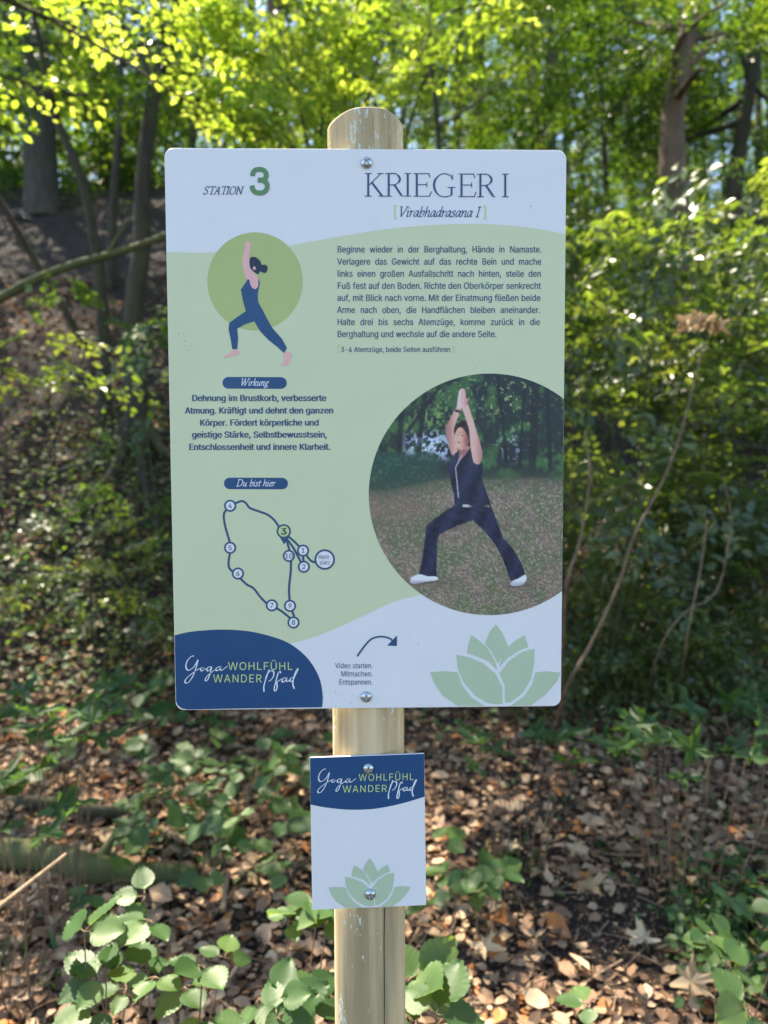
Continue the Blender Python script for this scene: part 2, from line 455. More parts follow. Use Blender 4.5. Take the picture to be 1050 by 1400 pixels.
face_poly('figure_arm', big, spline(fig([(430, 533), (441, 526), (455, 533), (458, 560), (452, 605), (456, 655), (474, 684), (494, 702), (500, 740), (495, 768), (478, 774), (458, 758), (450, 722), (436, 716), (425, 680), (416, 635), (422, 590), (428, 560)]), 4, True), Y3, M['skin'])
face_poly('figure_hair', big, spline(fig([(456, 612), (480, 605), (505, 622), (516, 645), (525, 645), (540, 648), (547, 664), (538, 686), (522, 686), (508, 680), (498, 694), (482, 686), (470, 676), (455, 656)]), 4, True), Y3 - .00008, M['hair'])
face_poly('figure_ear', big, circle(*fig([(478, 663)])[0], 1.9, 2.6, 12), Y4, M['skin'])
face_poly('figure_clothes', big, fig([(443, 722), (428, 745), (409, 772), (420, 830), (435, 883), (380, 920), (350, 943), (346, 975), (358, 1030), (365, 1077), (391, 1077), (395, 1020), (390, 972), (430, 950), (478, 935), (508, 985), (548, 1028), (596, 1066), (630, 1097), (646, 1073), (620, 1025), (570, 968), (542, 918), (520, 875), (499, 838), (495, 800), (500, 772), (507, 740), (500, 712), (498, 758), (484, 771), (468, 765), (458, 748), (452, 720)]), Y3 - .00012, M['navy'])
for P in ([(370, 1080), (397, 1083), (398, 1103), (372, 1112), (325, 1120), (320, 1113), (350, 1098)], [(640, 1092), (669, 1100), (666, 1125), (650, 1158), (618, 1160), (615, 1152), (633, 1146), (630, 1112)]):
    face_poly('figure_foot', big, spline(fig(P), 3, True), Y3, M['skin'])
bpy.data.objects.remove(illo)
face_poly('caption_pill', big, pill(304, 392, 515.2, 531.2, .4), Y2, M['navy'])
face_poly('caption_pill', big, pill(306.1, 393.6, 652.8, 668.5, .3), Y2, M['navy'])

LOT = [[(735, 42), (762, 76), (787, 135), (765, 168), (745, 207), (720, 160), (690, 122), (708, 76)],
       [(632, 88), (662, 108), (700, 142), (733, 200), (741, 236), (704, 198), (655, 177), (613, 164), (620, 122)],
       [(857, 88), (873, 138), (835, 152), (790, 181), (750, 222), (760, 180), (785, 142), (815, 112)],
       [(568, 170), (620, 180), (682, 206), (735, 252), (762, 308), (764, 376), (738, 380), (700, 374), (650, 345), (600, 288), (575, 228)],
       [(898, 145), (848, 157), (790, 197), (750, 250), (773, 300), (774, 372), (797, 371), (850, 332), (884, 272), (897, 205)],
       [(458, 243), (520, 239), (575, 244), (592, 296), (632, 350), (688, 386), (640, 391), (575, 389), (510, 342), (474, 288)],
       [(903, 245), (950, 240), (1008, 246), (994, 282), (945, 340), (885, 384), (798, 389), (855, 346), (889, 296)]]
for P in LOT:
    pts = np.asarray(P, float) / 3.088 + [440, 840]
    pts[:, 1] = np.minimum(pts[:, 1], 965)
    face_poly('lotus_petal', big, pts, Y2, M['lotus'])
    b2 = np.asarray(P, float); b2 = np.c_[230 + (b2[:, 0] - 458) * .949, 998 + (b2[:, 1] - 42) * .907 - (b2[:, 0] - 458) * .012]
    b2 = b2 / 4.668 + [400, 960]; face_poly('lotus_petal', small, b2, Y2, M['lotus'])
sc7 = lambda P: np.asarray(P, float) / 4.668 + [400, 960]
hd = np.vstack([sc7([(112, 354), (840, 329), (844, 602)]), sc7(spline([(842, 603), (700, 645), (560, 674), (450, 684), (330, 683), (200, 668), (116, 651)], 6))])
face_poly('navy_head', small, hd, Y1, M['navy'])

# ---- route map
def cr4(P): return np.asarray(P, float) / 3.75 + [220, 500]
class Ink:
    """flat strokes and letters on the board face; every stroke a hair above the last"""
    def __init__(s, y): s.g = Geo(); s.y = y; s.k = 0
    def stroke(s, pts, w):
        P = np.asarray(pts, float); n = len(P); w = np.broadcast_to(np.asarray(w, float), (n,))
        T = np.gradient(P, axis=0); T /= np.linalg.norm(T, axis=1)[:, None] + 1e-9; Nn = np.c_[-T[:, 1], T[:, 0]] * w[:, None] / 2
        xz = board(np.vstack([P + Nn, P - Nn])); s.k += 1
        V = np.c_[xz[:, 0], np.full(2 * n, s.y - (s.k % 12) * .00001), xz[:, 1]] - SO
        s.g.add(V, None, [(i, i + 1, n + i + 1, n + i) for i in range(n - 1)])
    def fill(s, loops):
        from mathutils.geometry import tessellate_polygon
        P = [board(l) for l in loops]; allp = np.vstack(P)
        F = tessellate_polygon([[Vector((a, b, 0)) for a, b in l] for l in P]); s.k += 1
        V = np.c_[allp[:, 0], np.full(len(allp), s.y - (s.k % 12) * .00001), allp[:, 1]] - SO
        F = np.array(F)
        if len(F):
            a = V[F[:, 1]] - V[F[:, 0]]; b = V[F[:, 2]] - V[F[:, 0]]; fl = (a[:, 2] * b[:, 0] - a[:, 0] * b[:, 2]) > 0
            F[fl] = F[fl][:, ::-1]
        s.g.add(V, F)
    def done(s, name, parent, m, label=None):
        return sp(name, s.g.mesh(name, [m]), parent, label=label)

GL = json.loads(r'''{",":[188,[[38,-119,68,71,137,71,84,-119]]],
"-":[453,[[337,244,337,188,114,188,114,244]]],
".":[188,[[95,-4,78,-1,63,9,53,24,50,41,53,59,63,73,78,83,95,87,113,83,128,73,138,59,141,41,138,24,128,9,113,-1]]],
"0":[453,[[227,-7,174,1,130,24,95,62,69,113,53,178,48,254,53,330,69,395,95,447,130,484,174,508,227,516,279,508,323,484,358,447,384,395,400,330,405,254,400,178,384,113,359,62,323,24,279,1],[227,50,261,56,290,74,313,103,330,144,340,194,344,254,340,314,330,365,313,405,290,435,261,453,227,460,192,453,163,435,140,405,123,365,113,314,109,254,113,194,123,144,140,103,163,74,192,56]]],
"1":[453,[[76,0,76,55,391,55,391,0],[276,509,276,0,212,0,212,448,209,448,86,358,86,427,198,509]]],
"2":[453,[[64,0,64,47,234,229,261,257,282,282,299,305,311,327,318,348,320,371,317,397,308,419,293,436,273,449,250,457,224,460,196,457,172,447,153,433,139,413,130,390,127,362,66,362,71,405,86,442,111,473,143,496,182,511,225,516,268,511,306,497,337,474,361,445,376,411,381,372,378,345,371,318,357,290,336,259,306,223,267,180,153,60,153,57,389,57,389,0]]],
"3":[453,[[218,-7,173,-3,133,10,98,30,70,57,52,91,44,132,109,132,115,107,126,87,144,71,165,59,191,52,219,50,248,53,275,61,297,74,315,93,325,116,329,145,326,172,316,196,299,217,275,234,242,244,201,248,157,248,157,299,288,448,288,452,70,452,70,509,372,509,372,461,211,278,211,289,264,288,308,276,344,253,371,222,387,186,393,145,387,103,370,66,344,36,309,12,266,-2]]],
"4":[453,[[40,105,40,158,247,509,311,509,109,166,109,163,413,163,413,105],[282,0,282,121,282,146,282,318,343,318,343,0]]],
"5":[453,[[221,-7,178,-2,140,11,108,32,83,60,66,93,60,130,122,130,127,108,138,89,154,73,173,60,196,52,221,50,250,53,276,64,298,82,314,104,324,131,328,162,324,193,314,221,297,244,275,262,248,273,218,277,192,275,167,268,145,258,128,246,67,253,96,509,366,509,366,452,151,452,134,301,136,301,155,315,178,325,203,331,229,334,263,330,294,321,321,306,345,285,364,260,379,231,388,199,391,163,385,117,369,76,343,41,309,15,268,-1]]],
"6":[453,[[226,-7,182,-1,142,15,109,40,84,74,69,115,64,162,68,199,80,239,102,285,137,340,252,509,322,509,151,261,145,261,154,275,165,288,179,299,196,307,214,312,235,314,278,309,316,295,346,271,370,240,384,201,389,157,384,112,368,73,343,39,310,14,271,-2],[226,48,254,52,279,63,299,79,314,101,324,128,327,157,324,187,314,213,299,235,279,251,254,262,226,265,198,262,174,252,153,235,138,214,128,188,125,158,128,128,138,102,153,79,174,63,198,52]]],
"7":[453,[[97,0,323,448,323,452,62,452,62,509,391,509,391,449,165,0]]],
"8":[453,[[226,-7,178,-2,136,11,101,33,74,62,57,96,52,135,55,166,65,195,81,220,101,241,125,256,153,265,153,267,119,282,93,308,76,342,70,380,75,417,90,450,114,477,146,498,184,511,226,516,269,511,306,498,337,477,361,450,377,417,382,380,376,342,359,308,333,282,300,267,300,265,327,256,351,241,372,220,387,195,397,166,401,135,395,96,378,62,352,33,317,11,275,-2],[226,49,258,52,285,60,307,74,323,91,333,113,337,139,333,165,322,189,305,208,283,223,256,232,226,235,196,232,169,223,147,208,130,189,119,165,115,139,119,113,129,91,145,74,167,60,195,52],[226,290,252,292,274,300,293,313,307,330,316,351,319,376,316,399,308,420,294,437,275,449,252,457,226,460,200,457,177,449,159,437,145,420,136,399,133,376,136,351,145,330,159,313,178,300,201,292]]],
"9":[453,[[226,516,271,510,310,494,343,468,368,434,384,393,389,347,385,309,373,270,350,224,315,168,200,0,130,0,301,248,307,248,299,234,287,221,273,210,257,202,238,196,218,195,175,199,137,214,106,237,83,269,68,307,64,352,69,397,85,436,110,469,143,494,182,510],[226,460,199,457,174,446,154,429,138,407,129,381,125,352,129,322,138,295,154,274,174,257,199,247,226,243,254,247,279,257,299,273,314,295,324,321,327,350,324,381,314,407,299,429,279,446,254,457]]],
"A":[480,[[16,0,201,509,276,509,463,0,395,0,287,302,264,372,232,478,245,478,213,371,191,302,85,0],[110,142,110,199,370,199,370,142]]],
"B":[456,[[60,0,60,509,241,509,289,504,329,491,359,469,381,442,394,410,398,374,395,344,387,320,373,301,356,286,336,275,315,267,315,262,339,257,363,245,385,227,402,203,414,173,418,136,413,100,400,67,377,39,344,18,301,4,247,0],[125,57,245,57,296,63,330,80,349,105,355,137,352,161,342,184,327,203,306,218,279,228,248,231,125,231],[125,285,238,285,265,288,288,296,308,309,323,326,333,348,336,372,330,403,313,429,283,446,240,452,125,452]]],
"D":[502,[[219,0,96,0,96,57,215,57,272,63,318,81,354,110,379,149,394,198,399,255,394,312,379,361,354,399,320,428,275,446,221,452,93,452,93,509,225,509,294,501,353,478,399,441,433,391,455,329,462,255,455,181,433,119,398,68,351,31,291,8],[125,509,125,0,60,0,60,509]]],
"E":[419,[[60,0,60,509,372,509,372,452,125,452,125,286,355,286,355,229,125,229,125,57,375,57,375,0]]],
"F":[410,[[60,0,60,509,369,509,369,452,125,452,125,278,346,278,346,221,125,221,125,0]]],
"G":[520,[[269,-7,205,1,149,25,104,64,69,116,47,179,40,254,47,329,69,393,103,445,149,484,203,508,265,516,304,513,340,504,374,489,403,469,429,445,449,416,465,384,474,349,408,349,399,372,387,393,373,411,356,427,337,439,315,448,291,454,265,456,222,450,183,432,150,404,125,364,109,314,103,254,109,194,125,145,151,105,184,76,224,59,269,53,309,57,345,71,374,93,396,123,410,160,415,202,434,199,283,199,283,256,478,256,478,200,471,141,451,91,419,50,377,19,326,0]]],
"H":[517,[[60,0,60,509,125,509,125,289,392,289,392,509,457,509,457,0,392,0,392,232,125,232,125,0]]],
"K":[467,[[104,145,104,216,139,261,174,303,212,344,364,509,448,509,231,276,228,276],[60,0,60,509,125,509,125,334,124,225,125,193,125,0],[372,0,188,259,228,309,449,0]]],
"L":[393,[[60,0,60,509,125,509,125,57,361,57,361,0]]],
"M":[628,[[60,0,60,509,152,509,277,187,282,174,287,159,299,123,311,84,322,49,307,49,318,83,330,121,342,158,352,187,476,509,568,509,568,0,504,0,504,291,504,327,505,369,506,413,507,457,513,457,498,409,482,363,467,322,456,291,342,0,286,0,170,291,159,321,145,361,129,408,112,457,119,457,120,416,121,372,122,328,122,291,122,0]]],
"N":[523,[[60,0,60,509,136,509,343,183,352,169,363,151,388,107,401,82,414,55,405,54,402,81,401,108,399,157,399,195,399,509,463,509,463,0,387,0,202,290,177,331,148,381,108,452,119,454,122,384,124,328,125,291,125,0]]],
"O":[533,[[267,-7,205,1,150,25,105,63,70,115,48,179,40,254,48,329,70,393,105,445,150,484,205,508,267,516,329,508,384,484,429,445,464,393,486,329,493,254,486,179,464,115,429,63,384,25,329,1],[267,53,310,59,349,76,383,105,408,144,425,194,430,254,425,314,408,365,383,404,349,433,310,450,267,456,223,450,184,433,151,404,125,364,109,314,103,254,109,194,125,144,151,105,184,76,223,59]]],
"R":[449,[[60,0,60,509,236,509,290,504,333,489,367,465,390,433,405,395,409,352,405,309,390,271,367,240,333,217,289,203,236,198,96,198,96,255,234,255,269,258,298,267,319,281,334,300,342,324,345,352,342,380,334,405,319,425,298,440,269,449,233,452,125,452,125,0],[353,0,230,229,303,229,428,0]]],
"S":[447,[[224,-9,172,-4,128,9,91,31,64,60,46,96,38,137,104,137,110,110,123,88,142,71,166,59,194,52,224,49,257,52,286,60,311,74,329,92,341,114,346,139,342,161,332,179,316,193,296,205,272,214,245,222,184,239,128,260,86,289,60,326,52,372,58,413,75,448,102,476,138,498,180,511,227,516,275,511,316,498,351,476,377,449,394,415,401,378,337,378,326,412,302,437,267,453,225,459,194,456,167,448,145,435,129,418,118,398,115,376,119,352,131,334,148,319,169,308,191,300,212,293,264,279,287,272,312,264,336,252,359,238,379,220,395,198,405,171,408,139,403,99,386,64,360,34,323,11,278,-4]]],
"V":[480,[[204,0,16,509,84,509,192,206,215,137,248,31,235,31,267,138,290,206,395,509,463,509,278,0]]],
"W":[686,[[155,0,16,509,82,509,163,196,175,145,187,94,197,40,189,40,200,94,211,145,224,196,306,509,380,509,462,196,474,145,486,94,497,40,488,40,499,94,510,145,523,196,603,509,670,509,530,0,455,0,368,323,359,356,351,391,344,431,336,475,350,475,335,395,327,359,318,323,230,0]]],
"a":[389,[[160,-9,126,-5,94,5,68,22,48,45,35,73,30,108,34,138,43,161,58,179,78,193,100,203,125,211,152,216,178,220,234,227,252,230,265,235,271,240,274,246,276,255,276,257,273,279,267,297,256,311,240,322,220,329,196,331,171,329,149,322,132,313,118,301,107,288,100,274,41,291,57,322,79,346,104,364,133,375,163,382,194,384,215,383,239,379,263,372,286,360,306,343,322,320,333,290,337,251,337,0,277,0,277,52,272,52,264,38,252,25,236,12,215,1,190,-6],[170,45,202,49,228,59,248,74,263,93,272,115,276,138,276,190,270,186,259,182,246,179,231,176,200,171,175,168,154,164,134,159,117,150,103,139,95,124,92,105,94,87,102,72,114,61,130,52,149,47]]],
"b":[424,[[229,-8,198,-5,172,4,153,17,138,31,127,46,118,59,112,59,112,0,53,0,53,509,114,509,114,319,118,319,127,331,137,346,152,360,171,373,197,381,229,384,274,378,313,361,345,332,370,293,385,245,390,189,385,133,370,84,346,45,313,16,274,-2],[220,47,253,51,279,66,301,88,316,117,325,151,328,189,325,227,316,261,301,290,280,311,253,325,220,330,188,325,161,312,140,291,125,263,116,229,113,189,116,150,125,115,140,86,162,65,188,51]]],
"c":[396,[[207,-8,159,-2,117,16,82,46,56,85,40,133,34,187,40,243,56,291,82,330,117,360,159,378,207,384,234,383,260,377,284,368,305,356,324,341,340,322,353,301,362,277,303,262,298,276,290,289,281,301,270,311,257,319,242,325,226,329,207,330,173,325,145,310,124,287,108,258,99,224,96,187,99,151,108,117,124,89,145,66,173,51,207,46,226,48,243,52,258,58,271,66,282,76,292,89,299,102,304,117,363,102,354,78,341,56,325,37,306,21,285,9,261,-1,235,-6]]],
"d":[424,[[195,-8,151,-2,111,16,79,45,55,84,39,133,34,189,39,245,55,293,79,332,112,361,151,378,196,384,228,381,253,373,272,360,287,346,298,331,306,319,311,319,311,509,372,509,372,0,313,0,313,59,307,59,298,46,287,31,272,17,252,4,227,-5],[205,47,236,51,263,65,284,86,299,115,309,150,312,189,309,229,300,263,284,291,263,312,237,325,205,330,172,325,145,311,124,290,108,261,99,227,96,189,99,151,109,117,124,88,145,66,172,51]]],
"e":[404,[[212,-8,161,-2,117,16,82,46,56,85,40,132,34,187,39,242,55,290,81,329,115,359,157,378,205,384,236,382,266,374,294,361,319,341,341,315,357,282,368,242,371,194,371,169,75,169,75,221,338,221,310,202,307,237,298,269,283,294,263,314,237,326,205,330,173,326,146,313,125,294,109,270,99,241,96,211,96,178,100,139,110,106,128,80,151,61,179,50,212,46,234,48,254,53,271,61,285,73,297,88,306,105,365,91,353,63,335,39,311,19,283,4,249,-5]]],
"f":[254,[[228,379,228,327,6,327,6,379],[81,0,81,432,84,461,96,486,113,505,135,519,161,527,187,530,207,529,222,527,234,524,243,521,227,468,222,470,215,472,206,473,195,474,171,470,154,460,145,443,142,419,142,0]]],
"g":[425,[[207,-151,168,-148,134,-140,105,-127,82,-110,64,-91,51,-69,101,-41,110,-53,122,-66,136,-78,154,-88,178,-95,207,-97,249,-92,282,-75,298,-58,308,-34,311,-6,311,68,306,68,298,56,287,41,272,28,252,16,227,8,195,5,152,10,113,27,80,53,55,90,39,136,34,191,39,246,55,293,80,332,112,361,152,378,196,384,228,382,253,373,273,360,288,346,299,331,308,319,313,319,313,379,372,379,372,-9,367,-54,350,-90,324,-117,291,-136,251,-147],[205,59,237,63,264,75,285,95,300,121,309,154,312,193,309,231,300,264,285,291,264,312,237,325,205,330,172,325,145,312,124,290,109,262,99,229,96,193,99,155,109,123,124,96,145,76,172,63]]],
"h":[410,[[114,227,114,0,53,0,53,509,114,509,114,287,102,287,124,332,152,362,187,379,227,384,264,380,295,369,321,349,341,321,353,285,357,240,357,0,296,0,296,235,290,275,273,304,246,323,210,329,184,326,161,317,141,303,126,283,117,257]]],
"i":[167,[[53,0,53,379,114,379,114,0],[84,443,67,446,54,455,44,468,41,483,44,499,54,512,67,521,84,524,100,521,114,512,123,499,126,483,123,468,114,455,100,446]]],
"k":[381,[[110,137,110,212,121,212,284,379,360,379,184,199,177,199],[53,0,53,509,114,509,114,0],[294,0,148,186,191,229,372,0]]],
"l":[189,[[139,-2,101,3,74,20,58,47,53,84,53,509,114,509,114,99,115,77,120,62,126,57,135,53,146,52,154,52,160,53,165,53,170,54,181,3,172,1,162,-1,151,-2]]],
"m":[610,[[53,0,53,379,112,379,112,295,108,295,118,323,132,346,151,363,172,376,195,384,219,386,257,380,287,361,309,331,321,295,312,295,322,321,337,343,357,361,381,375,407,383,437,386,468,383,497,372,522,354,541,328,553,296,557,255,557,0,496,0,496,254,493,279,485,298,473,313,447,326,419,330,395,328,374,320,358,307,345,290,338,270,335,247,335,0,274,0,274,260,269,288,253,311,229,326,199,330,178,328,158,320,140,307,126,289,117,266,114,238,114,0]]],
"n":[410,[[114,227,114,0,53,0,53,379,112,379,112,287,102,287,124,332,152,362,187,379,227,384,264,380,295,369,321,349,341,321,353,285,357,240,357,0,296,0,296,235,290,275,273,304,246,323,210,329,184,326,161,317,141,303,126,283,117,257]]],
"o":[415,[[207,-8,159,-2,117,16,82,46,56,85,40,133,34,187,40,243,56,291,82,330,117,360,159,378,207,384,256,378,299,360,333,330,359,291,376,243,381,187,376,133,359,85,333,46,299,16,256,-2],[207,46,242,51,270,66,292,89,307,117,316,151,319,187,316,224,307,258,292,287,270,310,242,325,207,330,173,325,145,310,124,287,108,258,99,224,96,187,99,151,108,117,124,89,145,66,173,51]]],
"p":[424,[[53,-143,53,379,112,379,112,319,118,319,126,331,137,346,152,360,171,373,197,381,229,384,274,378,313,361,345,332,370,293,385,245,390,189,385,133,370,84,346,45,313,16,274,-2,229,-8,198,-5,173,4,153,17,138,31,127,46,118,59,114,59,114,-143],[220,47,253,51,279,66,301,88,316,117,325,151,328,189,325,227,316,261,301,290,280,311,253,325,220,330,188,325,161,312,140,291,125,263,116,229,113,189,116,150,125,115,140,86,162,65,188,51]]],
"r":[259,[[53,0,53,379,112,379,112,321,115,321,130,347,152,367,181,380,213,385,229,384,243,384,243,322,239,323,230,324,219,325,207,326,182,323,159,315,140,301,126,284,117,262,114,237,114,0]]],
"s":[365,[[182,-8,145,-5,112,3,84,18,62,38,45,63,36,94,94,107,105,79,124,60,150,49,181,45,217,50,244,62,258,74,265,88,268,103,265,121,254,136,237,147,212,155,149,170,104,186,72,208,53,237,47,274,51,305,65,332,87,354,115,370,149,381,187,384,223,381,254,372,279,358,299,339,314,316,324,290,268,277,258,298,243,316,219,328,187,333,156,329,131,317,119,305,111,292,109,277,112,258,124,243,144,232,172,223,229,209,275,194,306,171,325,142,331,107,326,75,312,47,290,24,260,6,223,-5]]],
"t":[227,[[204,379,204,327,6,327,6,379],[65,471,126,471,126,98,128,76,136,61,150,53,170,50,177,50,185,51,202,54,213,2,203,-1,192,-3,180,-4,168,-4,125,2,92,21,72,52,65,93]]],
"u":[410,[[182,-5,146,-1,115,11,89,31,69,59,57,95,53,139,53,379,114,379,114,144,119,105,137,75,164,56,200,50,226,53,249,62,268,77,283,97,293,122,296,153,296,379,357,379,357,0,298,0,298,92,307,92,286,47,257,17,222,0]]],
"v":[389,[[163,0,17,379,84,379,165,155,177,121,187,87,206,21,184,21,203,87,213,121,224,155,305,379,371,379,226,0]]],
"w":[567,[[138,0,23,379,87,379,133,214,154,137,175,41,165,41,186,135,206,214,252,379,316,379,362,214,382,136,402,41,391,41,413,135,434,214,480,379,545,379,429,0,368,0,319,172,305,225,291,280,277,338,291,338,277,280,263,225,248,172,199,0]]],
"z":[380,[[42,0,42,46,254,320,254,323,48,323,48,379,333,379,333,331,126,60,126,56,339,56,339,0]]],
"Ü":[517,[[259,-8,203,-2,154,15,114,43,85,80,66,124,60,173,60,509,124,509,124,178,128,144,141,113,160,87,187,68,220,56,259,52,298,56,331,68,357,87,377,113,389,144,393,178,393,509,457,509,457,173,451,124,433,80,403,43,363,15,315,-2],[331,572,315,575,302,584,293,597,290,612,293,628,302,641,315,650,331,653,346,650,359,641,368,628,371,612,368,597,359,584,346,575],[187,572,172,575,158,584,149,597,146,612,149,628,158,641,172,650,187,653,203,650,216,641,224,628,227,612,224,597,216,584,203,575]]],
"ß":[441,[[122,362,122,0,60,0,60,362,70,429,99,477,143,506,197,516,229,512,260,503,289,486,312,463,327,432,332,393,330,370,325,351,317,335,309,322,300,310,292,299,287,287,285,272,288,256,297,241,311,228,327,215,344,202,362,188,378,171,391,152,400,129,403,100,399,69,386,42,366,21,340,6,307,-4,269,-7,237,-5,207,1,182,10,164,20,187,74,201,66,217,58,238,52,265,50,297,53,321,64,333,75,339,88,342,104,339,123,330,139,316,153,300,167,264,194,248,209,235,227,226,247,223,272,224,291,230,306,238,318,247,329,256,341,264,353,270,368,272,388,269,410,262,428,250,442,226,455,197,459,164,453,141,435,127,405]]],
"ä":[389,[[160,-9,126,-5,94,5,68,22,48,45,35,73,30,108,34,138,43,161,58,179,78,193,100,203,125,211,152,216,178,220,234,227,252,230,265,235,271,240,274,246,276,255,276,257,273,279,267,297,256,311,240,322,220,329,196,331,171,329,149,322,132,313,118,301,107,288,100,274,41,291,57,322,79,346,104,364,133,375,163,382,194,384,215,383,239,379,263,372,286,360,306,343,322,320,333,290,337,251,337,0,277,0,277,52,272,52,264,38,252,25,236,12,215,1,190,-6],[170,45,202,49,228,59,248,74,263,93,272,115,276,138,276,190,270,186,259,182,246,179,231,176,200,171,175,168,154,164,134,159,117,150,103,139,95,124,92,105,94,87,102,72,114,61,130,52,149,47],[261,443,246,446,233,455,224,468,221,483,224,499,233,512,246,520,261,523,277,520,290,512,299,499,301,483,299,468,290,455,277,446],[117,443,102,446,89,455,80,468,77,483,80,499,89,512,102,520,117,523,133,520,146,512,155,499,158,483,155,468,146,455,133,446]]],
"ö":[415,[[207,-8,159,-2,117,16,82,46,56,85,40,133,34,187,40,243,56,291,82,330,117,360,159,378,207,384,256,378,299,360,333,330,359,291,376,243,381,187,376,133,359,85,333,46,299,16,256,-2],[207,46,242,51,270,66,292,89,307,117,316,151,319,187,316,224,307,258,292,287,270,310,242,325,207,330,173,325,145,310,124,287,108,258,99,224,96,187,99,151,108,117,124,89,145,66,173,51],[279,443,264,446,251,455,242,468,239,483,242,499,251,512,264,520,279,523,295,520,308,512,317,499,320,483,317,468,308,455,295,446],[136,443,120,446,107,455,98,468,95,483,98,499,107,512,120,520,136,523,151,520,164,512,173,499,176,483,173,468,164,455,151,446]]],
"ü":[410,[[182,-5,146,-1,115,11,89,31,69,59,57,95,53,139,53,379,114,379,114,144,119,105,137,75,164,56,200,50,226,53,249,62,268,77,283,97,293,122,296,153,296,379,357,379,357,0,298,0,298,92,307,92,286,47,257,17,222,0],[277,443,261,446,248,455,239,468,236,483,239,499,248,512,261,520,277,523,292,520,305,512,314,499,317,483,314,468,305,455,292,446],[133,443,118,446,104,455,96,468,93,483,96,499,104,512,118,520,133,523,149,520,162,512,170,499,173,483,170,468,162,455,149,446]]]}''')
GT = {}
def glyph(ch):
    """points and triangles of a letter, filled by the non-zero winding rule"""
    if ch in GT: return GT[ch]
    from mathutils.geometry import delaunay_2d_cdt
    vs, es, segs = [], [], []
    for L in GL[ch][1]:
        p = np.array(L, float).reshape(-1, 2) / 509.0; b = len(vs); n = len(p)
        vs += [Vector(q) for q in p]; es += [(b + i, b + (i + 1) % n) for i in range(n)]
        segs.append(np.hstack([p, np.roll(p, -1, 0)]))
    sg = np.vstack(segs); V, _e, F = delaunay_2d_cdt(vs, es, [], 0, 1e-6)[:3]
    V = np.array([tuple(v) for v in V]); out = []
    for f in F:
        c = V[list(f)].mean(0); up = (sg[:, 1] <= c[1]) & (sg[:, 3] > c[1]); dn = (sg[:, 1] > c[1]) & (sg[:, 3] <= c[1])
        side = (sg[:, 2] - sg[:, 0]) * (c[1] - sg[:, 1]) - (c[0] - sg[:, 0]) * (sg[:, 3] - sg[:, 1])
        if np.sum(up & (side > 0)) - np.sum(dn & (side < 0)) != 0: out.append(tuple(f))
    GT[ch] = (V, np.array(out)); return GT[ch]
def natural(txt, s): return sum((GL[c][0] if c != ' ' else 200) for c in txt) / 509.0 * s
KB = .92
def write(ink, txt, x0, x1, y, cap, bold=0, slope=0.0, justify=False, sh=0.0, track=0.0):
    """txt from x0 to x1 on the base line y with capitals of height cap"""
    n = natural(txt, cap)
    if justify:
        gaps = txt.count(' '); k = KB; word = (x1 - x0 - n * k) / max(gaps, 1)
    else: k = (x1 - x0 - track * (len(txt) - 1)) / n; word = 0
    x = x0
    for c in txt:
        if c == ' ': x += 200 / 509 * cap * k + word + track; continue
        yy = y + (x - x0) * slope
        p, F = glyph(c)
        for dx in ((0,) if not bold else (-bold * cap, 0, bold * cap)):
            xz = board(np.c_[x + dx + p[:, 0] * cap * k + p[:, 1] * cap * sh, yy - p[:, 1] * cap]); ink.k += 1
            ink.g.add(np.c_[xz[:, 0], np.full(len(xz), ink.y - (ink.k % 12) * .00001), xz[:, 1]] - SO, F)
        x += GL[c][0] / 509 * cap * k + track

route = Ink(Y2)
for P in ([(372, 708), (385, 703), (415, 693), (437, 705), (455, 728), (500, 745), (545, 762), (580, 790), (605, 825)],
          [(340, 735), (326, 750), (322, 775), (330, 825), (345, 875), (353, 905)], [(355, 958), (347, 1000), (350, 1035), (372, 1057)],
          [(408, 1090), (440, 1120), (475, 1140), (510, 1185), (545, 1220)], [(590, 1240), (625, 1262), (662, 1292)], [(672, 1255), (684, 1285)],
          [(660, 1203), (657, 1140), (665, 1060), (667, 1000)], [(660, 950), (645, 895)], [(650, 872), (680, 897), (708, 925)],
          [(640, 880), (680, 935), (718, 1006)], [(729, 975), (731, 1003)], [(745, 970), (770, 1000), (798, 1008)]):
    route.stroke(cr4(spline(P, 5)), 3.0)
NODES = [(355, 717, '4'), (355, 932, '5'), (395, 1064, '6'), (569, 1227, '7'), (680, 1315, '8'), (662, 1230, '9'), (656, 974, '10'), (729, 947, '1'), (733, 1030, '2')]
route.fill([cr4([(604, 868), (656, 880), (631, 916)])])
route.done('route_line', big, M['ink'])
num = Ink(Y3 - .0003)
def node(x, y, r0, r1, m='white'):
    a = Ink(Y3); a.fill([circle(x, y, r0, None, 36)]); o = a.done('route_ring', big, M['ink'])
    a = Ink(Y3 - .00015); a.fill([circle(x, y, r1, None, 36)]); a.done('route_disc', big, M[m])
for x, y, t in NODES:
    x, y = cr4([(x, y)])[0]
    node(x, y, 8.3, 5.9)
    w = natural(t, 6.6); write(num, t, x - w / 2 + .1, x + w / 2 - .1, y + 3.3, 6.6, .02)
x, y = cr4([(840, 993)])[0]
node(x, y, 14, 11.4)
write(num, 'Markt-', x - 8.8, x + 9.2, y - 1.2, 5.4); write(num, 'platz', x - 7, x + 7.4, y + 6.6, 5.4)
x, y = cr4([(630, 848)])[0]; node(x, y, 9.8, 7.4, 'lime')
write(num, '3', x - 4.1, x + 4.2, y + 4.5, 9.0, .10)
num.done('route_number', big, M['ink'])

